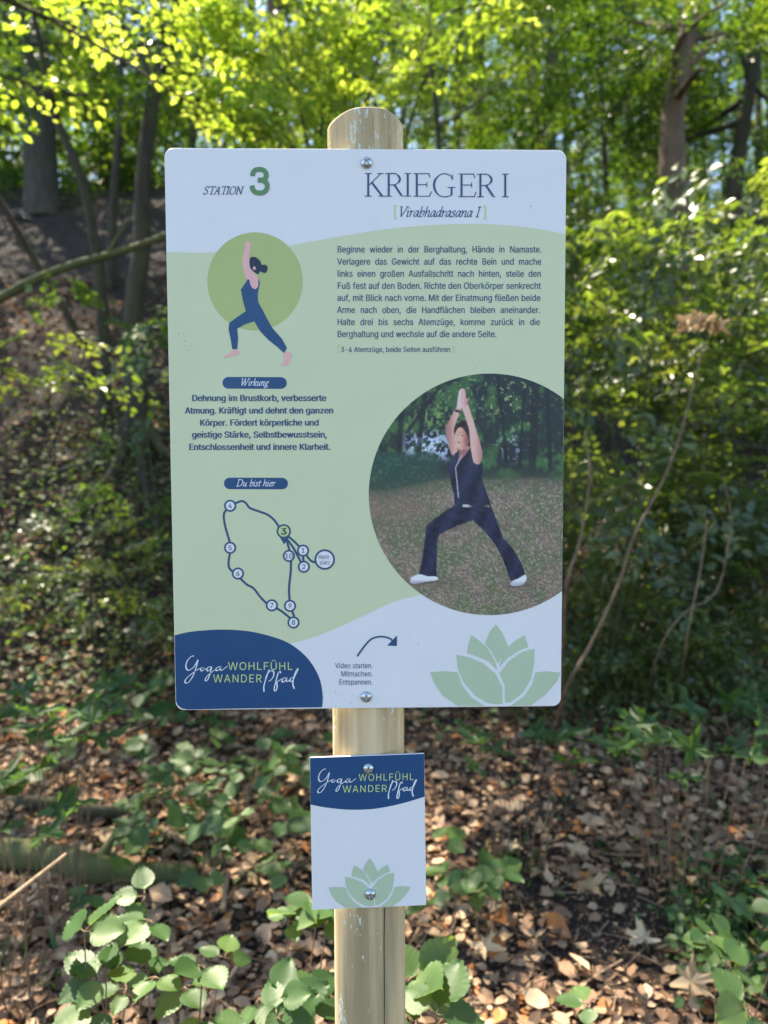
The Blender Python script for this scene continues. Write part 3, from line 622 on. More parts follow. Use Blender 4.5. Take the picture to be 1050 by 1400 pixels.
# ---- sans serif texts
KB = (679 - 460.7) / natural('Berghaltung und wechsle auf die andere Seite.', 8.7)
body = Ink(Y3)
LN = ['Beginne wieder in der Berghaltung, Hände in Namaste.', 'Verlagere das Gewicht auf das rechte Bein und mache', 'links einen großen Ausfallschritt nach hinten, stelle den',
      'Fuß fest auf den Boden. Richte den Oberkörper senkrecht', 'auf, mit Blick nach vorne. Mit der Einatmung fließen beide', 'Arme nach oben, die Handflächen bleiben aneinander.',
      'Halte drei bis sechs Atemzüge, komme zurück in die', 'Berghaltung und wechsle auf die andere Seite.']
for i, t in enumerate(LN):
    write(body, t, 460.7, 740.5 - i * .35 if i < 7 else 679, 345.3 + i * 16.5 + (i > 0) * .2, 8.7, .018, .0012, justify=(i < 7 and i not in (3, 4)))
write(body, '3-6 Atemzüge, beide Seiten ausführen', 465.7, 615.8, 481.3, 6.9, .018)
body.done('instruction_text', big, M['ink'])
eff = Ink(Y3)
for t, a, b, y in (('Dehnung im Brustkorb, verbesserte', 262.1, 446.1, 548.2), ('Atmung. Kräftigt und dehnt den ganzen', 252.8, 455.9, 565.2), ('Körper. Fördert körperliche und', 273, 436, 581.8),
                   ('geistige Stärke, Selbstbewusstsein,', 262.3, 447.3, 598.1), ('Entschlossenheit und innere Klarheit.', 258.2, 452, 614.9)):
    write(eff, t, a, b, y, 8.5, .06)
eff.done('effect_text', big, M['ink'])
three = Ink(Y3)
for P in ([(716, 200), (722, 158), (752, 122), (805, 112), (862, 126), (893, 170), (890, 215), (862, 245), (785, 254)], [(785, 250), (850, 258), (892, 285), (908, 330), (895, 378), (855, 412), (805, 420), (752, 408), (720, 375), (708, 322)]):
    three.stroke(spline(P, 6) / 9.545 + [270, 220], 6.7)
three.done('station_number', big, M['digit'])
logo = Ink(Y3)
write(logo, 'WOHLFÜHL', 311.5, 400.5, 915.4, 10.6, .0, 0, track=1.0); write(logo, 'WANDER', 291.3, 358.2, 932.3, 10.7, 0, 0, track=1.2)
logo.done('logo_capitals', big, M['lime'])
logo2 = Ink(Y3)
write(logo2, 'WOHLFÜHL', 490.4, 566.3, 1067.2, 9.4, 0, -.017, track=1.2); write(logo2, 'WANDER', 468.4, 529.4, 1082.9, 9.4, 0, -.017, track=1.2)
logo2.done('logo_capitals', small, M['lime'])
vid = Ink(Y3)
for t, a, y in (('Video starten.', 458.3, 913.3), ('Mitmachen.', 466.2, 924.4), ('Entspannen.', 463.6, 935.6)):
    write(vid, t, a, 509.8, y, 7.2, .0)
P = spline([(150, 176), (175, 140), (210, 103), (250, 93), (285, 100), (300, 112)], 6) / 3.088 + [440, 840]
vid.stroke(P, 2.3); vid.fill([np.array([(276, 131), (318, 88), (317, 133)]) / 3.088 + [440, 840]])
vid.done('video_hint', big, M['ink'])

# ---- serif lettering, drawn stroke by stroke
ttl = Ink(Y3)
c5 = lambda P: np.asarray(P, float) / 5 + [490, 230]
def line(p, q, w): ttl.stroke(c5([p, q]), w)
def letter_E(x, y0, y1, r):
    ttl.stroke(c5([(x, y0), (x, y1)]), 2.7); ttl.stroke(c5([(x - 22, y0 + 2), (x + r - 10, y0 + 2)]), 1.1); ttl.stroke(c5([(x + r - 14, y0 + 1), (x + r - 6, y0 + 28)]), 1.2)
    m = (y0 + y1) / 2 - 2; ttl.stroke(c5([(x, m), (x + r - 26, m)]), 1.1); ttl.stroke(c5([(x + r - 27, m - 18), (x + r - 27, m + 18)]), 1.1)
    ttl.stroke(c5([(x - 22, y1 - 2), (x + r - 8, y1 - 2)]), 1.1); ttl.stroke(c5([(x + r - 10, y1), (x + r + 4, y1 - 34)]), 1.3)
def letter_I(x, y0, y1):
    ttl.stroke(c5([(x, y0), (x, y1)]), 2.7)
    for yy in (y0 + 2, y1 - 2): ttl.stroke(c5([(x - 23, yy), (x + 23, yy)]), 1.1)
def letter_R(x, y0, y1):
    letter_I(x, y0, y1); ttl.stroke(c5(spline([(x, y0 + 2), (x + 45, y0 + 3), (x + 68, y0 + 18)], 5)), 1.3)
    ttl.stroke(c5(spline([(x + 64, y0 + 14), (x + 77, y0 + 38), (x + 68, y0 + 62)], 5)), 2.6); ttl.stroke(c5(spline([(x + 70, y0 + 60), (x + 45, y0 + 77), (x, y0 + 80)], 5)), 1.3)
    ttl.stroke(c5([(x + 38, y0 + 78), (x + 86, y1 - 8)]), 2.7); ttl.stroke(c5([(x + 78, y1 - 12), (x + 100, y1 + 1)]), 1.3)
letter_I(66, 36, 194)
ttl.stroke(c5([(150, 40), (70, 118)]), 1.2); ttl.stroke(c5([(128, 38), (170, 38)]), 1.1); ttl.stroke(c5([(90, 98), (160, 190)]), 2.7); ttl.stroke(c5([(136, 192), (182, 192)]), 1.1)
letter_R(206, 36, 194); letter_I(336, 36, 194); letter_E(398, 37, 195, 96)
t = spline([(640, 78), (630, 55), (600, 41), (562, 44), (528, 75), (516, 118), (530, 165), (565, 194), (608, 195), (640, 183)], 6)
w = 1.2 + 1.7 * np.exp(-((t[:, 0] - 516) / 22) ** 2); ttl.stroke(c5(t), w)
ttl.stroke(c5([(641, 44), (643, 80)]), 1.1); ttl.stroke(c5([(636, 133), (636, 188)]), 2.5); ttl.stroke(c5([(608, 133), (662, 133)]), 1.1)
letter_E(704, 40, 198, 96); letter_R(833, 41, 199); letter_I(1003, 41, 199)
ttl.done('title_lettering', big, M['ink'])

def bowl(x=.0): return [(.38 + x, .53), (.26 + x, .61), (.11 + x, .45), (.06 + x, .2), (.14 + x, .02), (.27 + x, .14), (.4 + x, .5)]
IT = {
 'a': (.5, [bowl(), [(.42, .6), (.38, .15), (.42, .01), (.5, .08)]]), 'b': (.48, [[(.12, 1.05), (.1, .12), (.18, .0), (.33, .1), (.42, .35), (.38, .57), (.25, .58), (.12, .33)]]),
 'd': (.5, [bowl(), [(.42, 1.05), (.39, .15), (.44, .01), (.52, .08)]]), 'e': (.42, [[(.08, .3), (.28, .36), (.37, .5), (.28, .61), (.14, .5), (.07, .25), (.14, .03), (.28, .02), (.4, .15)]]),
 'g': (.48, [[(.3, .61), (.13, .52), (.1, .34), (.2, .23), (.35, .34), (.39, .52), (.3, .61)], [(.2, .23), (.1, .11), (.35, .02), (.4, -.15), (.25, -.3), (.05, -.24), (.06, -.1), (.25, .0)], [(.37, .57), (.5, .6)]]),
 'h': (.52, [[(.1, 1.05), (.1, 0)], [(.1, .28), (.24, .57), (.38, .56), (.37, .15), (.42, .01), (.5, .08)]]), 'i': (.25, [[(.0, .5), (.1, .6), (.09, .12), (.14, .01), (.24, .08)], [(.1, .82), (.14, .9)]]),
 'k': (.48, [[(.1, 1.05), (.1, 0)], [(.1, .28), (.3, .55), (.38, .58), (.38, .48), (.16, .33)], [(.18, .33), (.33, .05), (.46, .05)]]),
 'n': (.52, [[(.0, .5), (.1, .6), (.1, 0)], [(.1, .28), (.24, .57), (.38, .56), (.37, .15), (.42, .01), (.5, .08)]]), 'r': (.37, [[(.0, .5), (.1, .6), (.1, 0)], [(.1, .28), (.22, .55), (.36, .58)]]),
 's': (.38, [[(.34, .5), (.23, .61), (.1, .5), (.16, .36), (.28, .25), (.27, .07), (.14, 0), (.03, .12)]]), 't': (.3, [[(.17, .85), (.12, .15), (.17, .01), (.28, .08)], [(.03, .6), (.3, .6)]]),
 'u': (.54, [[(.0, .5), (.1, .6), (.09, .15), (.17, .01), (.32, .2), (.4, .6)], [(.4, .6), (.38, .12), (.44, .01), (.52, .08)]]),
 'S': (.6, [[(.5, .82), (.43, .97), (.28, 1), (.13, .88), (.14, .7), (.3, .55), (.45, .4), (.46, .15), (.3, 0), (.13, .02), (.04, .2)]]),
 'T': (.7, [[(.04, .84), (.06, .99)], [(.06, .99), (.74, .99)], [(.74, .99), (.76, .84)], [(.4, 1), (.4, 0)], [(.26, .01), (.54, .01)]]),
 'A': (.74, [[(.08, 0), (.42, 1)], [(.42, 1), (.6, 0)], [(.2, .36), (.53, .36)], [(0, .01), (.2, .01)], [(.48, .01), (.74, .01)]]),
 'I': (.34, [[(.17, 1), (.17, 0)], [(.04, .99), (.3, .99)], [(.04, .01), (.3, .01)]]),
 'O': (.8, [[(.4, 1), (.18, .88), (.07, .5), (.16, .12), (.38, 0), (.6, .12), (.72, .5), (.62, .88), (.4, 1)]]),
 'N': (.86, [[(.14, 0), (.14, 1)], [(.12, 1), (.68, .0)], [(.68, 0), (.68, 1)], [(.02, .01), (.26, .01)], [(.0, .99), (.14, .99)], [(.56, .99), (.8, .99)]]),
 'V': (.72, [[(.1, 1), (.3, 0)], [(.3, 0), (.66, 1)], [(-.02, .99), (.22, .99)], [(.54, .99), (.76, .99)]]),
 'W': (1.05, [[(.1, 1), (.24, 0)], [(.24, 0), (.52, 1)], [(.48, 1), (.62, 0)], [(.62, 0), (.96, 1)], [(-.02, .99), (.22, .99)], [(.4, .99), (.6, .99)], [(.84, .99), (1.06, .99)]]),
 'D': (.8, [[(.16, 1), (.16, 0)], [(.02, .99), (.16, .99), (.4, .98), (.62, .85), (.7, .5), (.6, .15), (.38, .02), (.02, .01)]]),
}
def italic(ink, txt, x0, x1, y, cap, thick, thin, slope=0.0, sh=.27):
    tot = sum(IT[c][0] if c != ' ' else .3 for c in txt) + .12
    k = (x1 - x0) / tot; x = x0
    for c in txt:
        if c == ' ': x += .3 * k; continue
        adv, st = IT[c]
        for P in st:
            P = np.asarray(P, float); q = spline(P, 5) if len(P) > 2 else np.array([P[0], (P[0] + P[1]) / 2, P[1]])
            X = x + q[:, 0] * k + q[:, 1] * cap * sh - .0; Yv = y - q[:, 1] * cap + (x - x0) * slope
            pts = np.c_[X, Yv]; T = np.gradient(pts, axis=0); ph = np.arctan2(-T[:, 1], T[:, 0])
            w = thin + (thick - thin) * np.abs(np.sin(ph - math.radians(35))) ** 1.6
            ink.stroke(pts, w)
        x += adv * k
it = Ink(Y3)
italic(it, 'STATION', 277.0, 332.5, 265.6, 10.4, 1.5, .7)
italic(it, 'Virabhadrasana I', 543.5, 656.5, 296.6, 13.6, 1.75, .75, .004)
it.done('italic_lettering', big, M['ink'])
itw = Ink(Y3); italic(itw, 'Wirkung', 328, 367.5, 527.3, 9.6, 1.25, .7); italic(itw, 'Du bist hier', 322.7, 377, 664.6, 9.3, 1.2, .7)
itw.done('caption_lettering', big, M['snow'])
br = Ink(Y3)
for x, d, a, b in ((539.6, 1, 280.9, 299.2), (663.6, -1, 281.4, 299.8), (462.0, 1, 472.0, 482.6), (620.0, -1, 472.4, 482.8)):
    w = 1.6 if x in (539.6, 663.6) else .8
    br.stroke([(x, a), (x, b)], w); br.stroke([(x, a + .5), (x + d * 3, a + .5)], 1.1); br.stroke([(x, b - .5), (x + d * 3, b - .5)], 1.1)
br.done('bracket', big, M['lime'])

SCR = [[(95, 70), (75, 72), (45, 100), (28, 140), (30, 175), (50, 190), (85, 170), (110, 135), (127, 105)], [(129, 100), (112, 170), (85, 240), (50, 290), (24, 296), (20, 275), (45, 245), (95, 205), (130, 182), (155, 172)],
       [(172, 167), (158, 170), (150, 182), (158, 194), (172, 192), (182, 178), (172, 167), (182, 178), (200, 178)], [(240, 160), (215, 164), (203, 184), (215, 196), (235, 177), (244, 160)],
       [(244, 160), (232, 215), (210, 270), (192, 279), (195, 255), (225, 220), (260, 196), (282, 180)], [(318, 158), (295, 164), (280, 182), (292, 194), (310, 179), (321, 158), (317, 183), (330, 190), (350, 176), (378, 154)]]
SCP = [[(730, 183), (702, 262), (685, 325), (686, 372)], [(700, 262), (712, 225), (740, 197), (765, 200), (768, 235), (745, 272), (724, 284)], [(826, 216), (822, 200), (805, 217), (785, 290), (772, 350), (785, 366), (797, 330), (795, 292), (815, 277), (837, 262)],
       [(875, 255), (850, 258), (838, 280), (850, 291), (868, 273), (879, 254), (875, 280), (888, 285), (905, 268)], [(935, 250), (912, 258), (905, 280), (920, 286), (935, 262), (966, 200), (974, 174)], [(974, 174), (955, 200), (936, 258), (930, 310), (943, 347)]]
def script(ink, Ps, f, thick, thin):
    for P in Ps:
        q = f(spline(P, 6)); T = np.gradient(q, axis=0); ph = np.arctan2(-T[:, 1], T[:, 0])
        ink.stroke(q, thin + (thick - thin) * np.abs(np.sin(ph - math.radians(28))) ** 2)
hs = Ink(Y3); fb = lambda q: q / 6.176 + [250, 885]
script(hs, SCR, fb, 2.0, .9); hs.done('handwritten_lettering', big, M['snow'])
hs = Ink(Y3); script(hs, SCP, fb, 2.0, .9); hs.done('handwritten_lettering', big, M['snow'])
hs = Ink(Y3)
script(hs, SCR, lambda q: np.c_[13 + 1.02 * q[:, 0], q[:, 1] + 5 + .02 * q[:, 0]] / 7 + [430, 1040], 1.8, .8); hs.done('handwritten_lettering', small, M['snow'])
hs = Ink(Y3)
script(hs, SCP, lambda q: np.c_[72 + .93 * q[:, 0], q[:, 1] * .95 + 10] / 7 + [430, 1040], 1.9, .9)
hs.done('handwritten_lettering', small, M['snow'])

# ---- the printed photograph: a woman in warrior pose in a clearing (flat print, colour stored per point)
def printed_photo():
    cx, cy, rx, ry = 669.5, 676, 165.3, 165
    rows, cols = 300, 250
    ys = cy + ry * np.cos(np.linspace(math.pi, 0, rows)) ; ys[0] += .02; ys[-1] -= .02
    X = np.zeros((rows, cols)); Yp = np.repeat(ys[:, None], cols, 1)
    for i, y in enumerate(ys):
        h = rx * math.sqrt(max(1 - ((y - cy) / ry) ** 2, 0)); X[i] = np.linspace(cx - h, min(cx + h, XR(y) + .2), cols)
    u = (X - 490) * 3.62; v = (Yp - 500) * 3.62              # pixels of the enlarged print
    def sm(a, b, t): t = np.clip((t - a) / (b - a), 0, 1); return t * t * (3 - 2 * t)
    def L(r, g, b): return (np.array([r, g, b]) / 255.) ** 2.2
    def mixc(C, D, m): return C * (1 - m[..., None]) + D * m[..., None]
    n1 = fbm(u / 60, v / 60, 1, 5); n2 = fbm(u / 14, v / 14, 2, 4); n3 = fbm(u / 7, v / 6, 4, 4); n4 = smoothnoise(u / 7, v / 5, 9)
    C = np.ones(u.shape + (3,)) * L(34, 44, 52)
    C = mixc(C, L(58, 92, 62), sm(.42, .7, n1)); C = mixc(C, L(112, 140, 98), sm(.55, .75, n2) * sm(.35, .6, n1) * sm(700, 100, v) * .9)
    C = mixc(C, L(148, 165, 120), sm(.6, .72, n2) * np.exp(-((u - 760) / 150) ** 2 - ((v - 150) / 90) ** 2))
    C = mixc(C, L(110, 145, 90), sm(.4, .65, n2) * np.exp(-((u - 400) / 130) ** 2 - ((v - 250) / 70) ** 2) * .9)
    C = mixc(C, L(175, 190, 235), sm(.42, .58, n2) * np.exp(-((u - 350) / 110) ** 4 - ((v - 400) / 65) ** 4) * .95)
    C = mixc(C, L(160, 175, 215), sm(.55, .65, n2) * np.exp(-((u - 760) / 60) ** 2 - ((v - 400) / 60) ** 2) * .6)
    for a, b, w in (((330, 150), (290, 480), 16), ((400, 110), (240, 330), 12), ((690, 60), (735, 480), 11), ((880, 40), (860, 520), 26), ((935, 100), (950, 520), 14), ((215, 180), (200, 430), 18), ((820, 120), (800, 500), 8)):
        t = np.clip(((u - a[0]) * (b[0] - a[0]) + (v - a[1]) * (b[1] - a[1])) / ((b[0] - a[0]) ** 2 + (b[1] - a[1]) ** 2), 0, 1)
        d = np.hypot(u - a[0] - t * (b[0] - a[0]), v - a[1] - t * (b[1] - a[1]) + 0); C = mixc(C, L(30, 32, 42), sm(w, w * .5, d) * .85)
    C = mixc(C, L(40, 68, 66), sm(440, 470, v + 40 * n1) * sm(430, 380, u) * .9); C = mixc(C, L(70, 100, 88), sm(.55, .7, n2) * sm(440, 470, v) * sm(430, 380, u) * .6)
    gl = 560 + 60 * np.clip((440 - u) / 300, 0, 1) + 14 * (n2 - .5) - 110 * np.exp(-((u - 470) / 60) ** 2) * 0
    G = np.ones(u.shape + (3,)) * L(118, 108, 104); G = mixc(G, L(92, 104, 82), sm(.35, .6, n1)); G = mixc(G, L(158, 148, 144), sm(.45, .72, n3) * .75)
    G = mixc(G, L(82, 78, 80), sm(.55, .33, n4 * .5 + n3 * .5) * .6); G = mixc(G, L(118, 98, 96), np.exp(-((u - 180) / 200) ** 2 - ((v - 700) / 110) ** 2) * .5)
    C = mixc(C, G, sm(gl - 14, gl + 14, v))
    C = mixc(C, L(60, 72, 66), np.exp(-((v - gl) / 45) ** 2) * .55)
    def poly(pts, soft=True):
        P = spline(pts, 4, True) if soft else np.asarray(pts, float); ins = np.zeros(u.shape)
        for ox, oy in ((-.9, -.9), (.9, -.9), (-.9, .9), (.9, .9), (0, 0)):
            c = np.zeros(u.shape, bool); uu, vv = u + ox, v + oy
            for (x1, y1), (x2, y2) in zip(P, np.roll(P, -1, 0)):
                if y1 == y2: continue
                c ^= ((y1 > vv) != (y2 > vv)) & (uu < (x2 - x1) * (vv - y1) / (y2 - y1) + x1)
            ins += c
        return ins / 5
    def shade(c0, c1, m): return np.ones(u.shape + (3,)) * c0 * (1 - m[..., None]) + c1 * m[..., None]
    sk0, sk1 = L(140, 96, 104), L(214, 168, 170); dk0, dk1 = L(22, 26, 48), L(46, 54, 88)
    C = mixc(C, L(66, 66, 62), np.exp(-((u - 330) / 110) ** 2 - ((v - 1070) / 16) ** 2) * .7); C = mixc(C, L(62, 62, 60), np.exp(-((u - 790) / 70) ** 2 - ((v - 1088) / 14) ** 2) * .7)
    sh = [(230, 1068), (262, 1050), (300, 1033), (350, 1040), (386, 1045), (391, 1060), (330, 1070), (262, 1078)]; C = mixc(C, shade(L(150, 155, 180), L(225, 228, 240), sm(1078, 1040, v)), poly(sh[1:]))
    C = mixc(C, shade(L(160, 165, 190), L(226, 228, 240), sm(1085, 1045, v)), poly([(752, 1080), (785, 1052), (825, 1035), (831, 1058), (812, 1084), (768, 1090)]))
    folds = np.clip(n2 * .9 + .25 * np.sin(u / 17 + v / 40), 0, 1)
    C = mixc(C, shade(dk0, dk1, folds), poly([(478, 690), (440, 712), (380, 755), (334, 796), (330, 850), (318, 940), (300, 1030), (340, 1042), (386, 1042), (388, 960), (390, 890), (396, 842), (440, 815), (500, 790), (565, 765), (620, 815), (670, 875), (705, 935), (730, 1000), (755, 1068), (790, 1055), (828, 1033), (806, 975), (765, 905), (716, 852), (690, 780), (660, 700), (560, 690)], False))
    C = mixc(C, shade(L(165, 160, 185), L(190, 186, 205), n2), poly([(512, 678), (516, 702), (562, 696), (530, 680)], False))
    C = mixc(C, shade(sk0, sk1, sm(430, 500, u) * .8 + .1), poly([(464, 442), (445, 385), (432, 330), (434, 300), (455, 262), (482, 208), (508, 212), (490, 262), (472, 318), (484, 380), (494, 420)]))
    C = mixc(C, L(60, 50, 70), poly([(478, 214), (506, 222), (502, 236), (474, 228)], False))
    C = mixc(C, shade(sk0, sk1, sm(430, 370, v)), poly([(495, 380), (552, 370), (560, 415), (520, 470), (486, 500), (488, 430)]))
    C = mixc(C, shade(L(24, 20, 28), L(64, 50, 56), n2), poly([(472, 326), (484, 292), (514, 272), (548, 282), (562, 330), (558, 392), (538, 398), (524, 340), (506, 310), (484, 338)]))
    C = mixc(C, shade(L(150, 98, 100), L(222, 168, 162), sm(545, 488, u)), poly([(480, 338), (492, 312), (512, 308), (530, 330), (546, 372), (538, 398), (514, 416), (494, 408), (485, 394), (484, 380), (477, 364)]))
    C = mixc(C, L(120, 74, 76), np.exp(-((u - 534) / 9) ** 2 - ((v - 372) / 26) ** 2) * .6); C = mixc(C, L(150, 98, 98), np.exp(-((u - 500) / 18) ** 2 - ((v - 330) / 5) ** 2) * .6); C = mixc(C, L(40, 26, 32), np.exp(-((u - 492) / 6) ** 2 - ((v - 343) / 3.4) ** 2) * .95); C = mixc(C, L(40, 26, 32), np.exp(-((u - 514) / 6) ** 2 - ((v - 345) / 3.2) ** 2) * .8)
    C = mixc(C, L(130, 50, 60), np.exp(-((u - 497) / 11) ** 2 - ((v - 380) / 4) ** 2) * .9); C = mixc(C, L(130, 80, 84), np.exp(-((u - 486) / 4) ** 2 - ((v - 362) / 5) ** 2) * .5)
    C = mixc(C, shade(sk0, sk1, sm(620, 560, u) * .7 + .2), poly([(558, 420), (572, 488), (598, 490), (614, 440), (604, 390), (586, 330), (572, 284), (556, 235), (540, 192), (512, 202), (530, 258), (548, 318), (552, 370)]))
    C = mixc(C, shade(L(170, 120, 130), L(230, 178, 188), sm(545, 500, u)), poly([(490, 208), (491, 170), (498, 128), (512, 114), (528, 122), (534, 165), (546, 158), (540, 186), (522, 208)]))
    C = mixc(C, L(130, 85, 98), sm(2.2, 0, np.abs(u - 512)) * ((v > 125) & (v < 190)) * .6)
    C = mixc(C, shade(dk0, dk1, folds), poly([(500, 418), (478, 434), (456, 475), (443, 512), (456, 570), (474, 640), (476, 700), (505, 714), (520, 686), (575, 695), (645, 690), (664, 728), (650, 668), (624, 595), (610, 560), (617, 510), (613, 478), (592, 490), (572, 482), (558, 440), (555, 404), (530, 440), (502, 470), (492, 480), (498, 445)], False))
    zl = poly([(512, 440), (495, 470), (478, 505), (486, 580), (493, 655), (498, 655), (491, 580), (483, 506), (500, 472), (517, 442)], False); C = mixc(C, L(165, 160, 180), zl * .9)
    C *= (0.93 + .14 * smoothnoise(u / 2.6, v / 2.6, 21))[..., None]
    xz = board(np.c_[X.ravel(), Yp.ravel()]); V = np.c_[xz[:, 0], np.full(len(xz), Y2), xz[:, 1]] - SO
    ii = np.arange(rows * cols).reshape(rows, cols); Qd = np.stack([ii[:-1, :-1], ii[1:, :-1], ii[1:, 1:], ii[:-1, 1:]], -1).reshape(-1, 4)
    me = mesh_from('photo_print', V, None, [M['photo']], Q=Qd)
    a = me.attributes.new('ink', 'FLOAT_COLOR', 'POINT'); C = np.clip(C * np.array([1.55, 1.42, 1.10]), 0, .85)
    # printing ink darkened to true reflectance of the paper
    a.data.foreach_set('color', np.concatenate([C.reshape(-1, 3), np.ones((rows * cols, 1))], 1).astype(np.float32).ravel())
    sp('photo_print', me, big, label='round printed photo of a woman in dark clothes in a lunge with raised arms')
printed_photo()

# ---- pan head screws with a cross recess
def screw_mesh():
    nr, na = 26, 64; R = .0063; H = .0038; V = []
    for i in range(nr):
        r = R * (i / (nr - 1)) ** .8
        for k in range(na):
            a = k / na * 2 * math.pi; h = H * (1 - (r / R) ** 2.6) ** .6 if r < R else 0
            x, z = r * math.cos(a), r * math.sin(a)
            inx = max(0, 1 - (abs(x) / .00075) ** 4) if abs(z) < .0031 else 0; inz = max(0, 1 - (abs(z) / .00075) ** 4) if abs(x) < .0031 else 0
            h -= .0022 * max(min(1, inx), min(1, inz)) * max(0, 1 - (r / .0034) ** 4) if r < .0034 else 0
            V.append((x, -h, z))
    Qs = [(i * na + k, i * na + (k + 1) % na, (i + 1) * na + (k + 1) % na, (i + 1) * na + k) for i in range(nr - 1) for k in range(na)]
    b = len(V)
    for k in range(na): a = k / na * 2 * math.pi; V.append((R * math.cos(a), .0004, R * math.sin(a)))
    Qs += [((nr - 1) * na + k, (nr - 1) * na + (k + 1) % na, b + (k + 1) % na, b + k) for k in range(na)]
    return mesh_from('screw', np.array(V), None, [M['steel']], Q=Qs, smooth=True)
scm = screw_mesh()
for (px, py, a) in ((501, 223, .75), (500.8, 952.5, .1), (503.9, 1050.5, .05), (506.5, 1222, .35)):
    x, z = board([[px, py]])[0]
    o = link('screw', scm, sign); o.location = (x - SO[0], -.0006 - SO[1], z); o.rotation_euler = (0, a, 0)

# ------------------------------------------------------------------ foliage tools
TPL2 = (np.array([(0, 0, 0), (.42, .30, .07), (1, 0, -.03), (.42, -.30, .07)]), np.array([(0, 2, 1), (0, 3, 2)]))
TPL6 = (np.array([(0, 0, 0), (.22, .22, .05), (.58, .27, .05), (1, 0, -.08), (.58, -.27, .05), (.22, -.22, .05), (.5, 0, -.01)]),
        np.array([(6, 1, 0), (6, 2, 1), (6, 3, 2), (6, 4, 3), (6, 5, 4), (6, 0, 5)]))
def norm(a): return a / (np.linalg.norm(a, axis=-1, keepdims=True) + 1e-9)
def leaves(P, D, Nn, L, tpl=TPL2, tint=None, rng=RNG, wide=1.0):
    D = norm(D); Yv = norm(np.cross(Nn, D)); Zv = np.cross(D, Yv)
    tv, tf = tpl; n, k = len(P), len(tv); L = np.broadcast_to(L, (n,))
    curl = rng.normal(0, 1, (n, 1)) * .6 + 1
    V = P[:, None] + L[:, None, None] * (tv[None, :, 0:1] * D[:, None] + wide * tv[None, :, 1:2] * Yv[:, None] + (tv[None, :, 2] * curl)[..., None] * Zv[:, None])
    F = (tf[None] + (np.arange(n) * k)[:, None, None]).reshape(-1, 3)
    t = rng.random(n) if tint is None else np.broadcast_to(tint, (n,))
    return V.reshape(-1, 3), F, np.repeat(t, k)

def spray_template(rng, leaf=.10):
    """a flat leafy branchlet of length 1 along x: leaf bases, directions, and its twigs"""
    P, D, tw = [], [], []
    bend = lambda p: (p[0], p[1], p[2] - .16 * p[0] ** 2)
    tw.append([(0, 0, 0), (.5, .02, -.04), (1, 0, -.16)])
    for k in range(15):
        t = .08 + .9 * k / 14; s = 1 if k % 2 else -1
        P.append(bend((t, 0, 0))); D.append((.75, s * .75, 0))
    for k in range(9):
        t = .06 + .8 * k / 8 + rng.normal() * .015; s = 1 if k % 2 else -1; ln = (.52 * (1 - t) + .1) * rng.uniform(.8, 1.2); an = rng.uniform(.6, .95) * s
        c, sn = math.cos(an), math.sin(an); z0 = rng.normal() * .02
        tw.append([bend((t, 0, 0)), bend((t + ln * c, ln * sn, z0))])
        m = max(2, int(ln / .065))
        for j in range(m):
            q = (j + .8) / m; s2 = 1 if j % 2 else -1
            P.append(bend((t + ln * c * q, ln * sn * q, z0 * q))); a2 = an + s2 * .75; D.append((math.cos(a2), math.sin(a2), 0))
    return np.array(P), np.array(D), tw
TPLS = [spray_template(np.random.default_rng(s)) for s in (1, 2, 3)]

def sprays(geo, B, Dr, Ln, leaf, tpl=TPL2, rng=RNG, twigs=False, tilt=.45, twgeo=None, thin=0.0):
    """place many leafy branchlets: base B, heading Dr, length Ln, size of a leaf in metres"""
    B = np.asarray(B, float); n = len(B); Dr = norm(np.asarray(Dr, float)); Ln = np.broadcast_to(Ln, (n,))
    up = norm(np.array([0, 0, 1.0]) + rng.normal(0, tilt, (n, 3)))
    Yv = norm(np.cross(up, Dr)); Zv = np.cross(Dr, Yv)
    which = rng.integers(0, 3, n)
    for w in range(3):
        ix = np.where(which == w)[0]
        if not len(ix): continue
        tp, td, tw = TPLS[w]; k = len(tp)
        R = np.stack([Dr[ix], Yv[ix], Zv[ix]], 1)                       # rows = axes
        P = B[ix][:, None] + Ln[ix][:, None, None] * np.einsum('ka,nab->nkb', tp, R)
        D = np.einsum('ka,nab->nkb', td, R) + rng.normal(0, .22, (len(ix), k, 3)) + np.array([0, 0, -.12])
        Nn = Zv[ix][:, None] + rng.normal(0, .33, (len(ix), k, 3))
        P = P.reshape(-1, 3) + rng.normal(0, .006, (len(ix) * k, 3)); D = D.reshape(-1, 3); Nn = Nn.reshape(-1, 3)
        ti = np.clip(np.repeat(rng.random(len(ix)), k) * .5 + rng.random(len(P)) * .5, 0, 1)
        keep = rng.random(len(P)) > thin; P, D, Nn, ti = P[keep], D[keep], Nn[keep], ti[keep]
        V, F, T = leaves(P, D, Nn, leaf * rng.uniform(.6, 1.2, len(P)), tpl, ti, rng)
        geo.add(V, F, None, T)
        if twigs:
            for i, j in enumerate(ix):
                for t in tw:
                    q = B[j] + Ln[j] * (np.array(t) @ R[i]); r = .0035 * Ln[j] * (1.2 if len(t) > 2 else .7)
                    (twgeo or geo).tube(q, np.linspace(r, r * .4, len(q)), 3, 0, .5, False)

def in_ball(n, c, r, rng=RNG, shell=.35):
    d = norm(rng.normal(size=(n, 3))); rad = rng.uniform(shell, 1, (n, 1)) ** .6
    return np.asarray(c) + d * rad * np.asarray(r), d

def trunk_path(pts, k=6): return spline(pts, k)

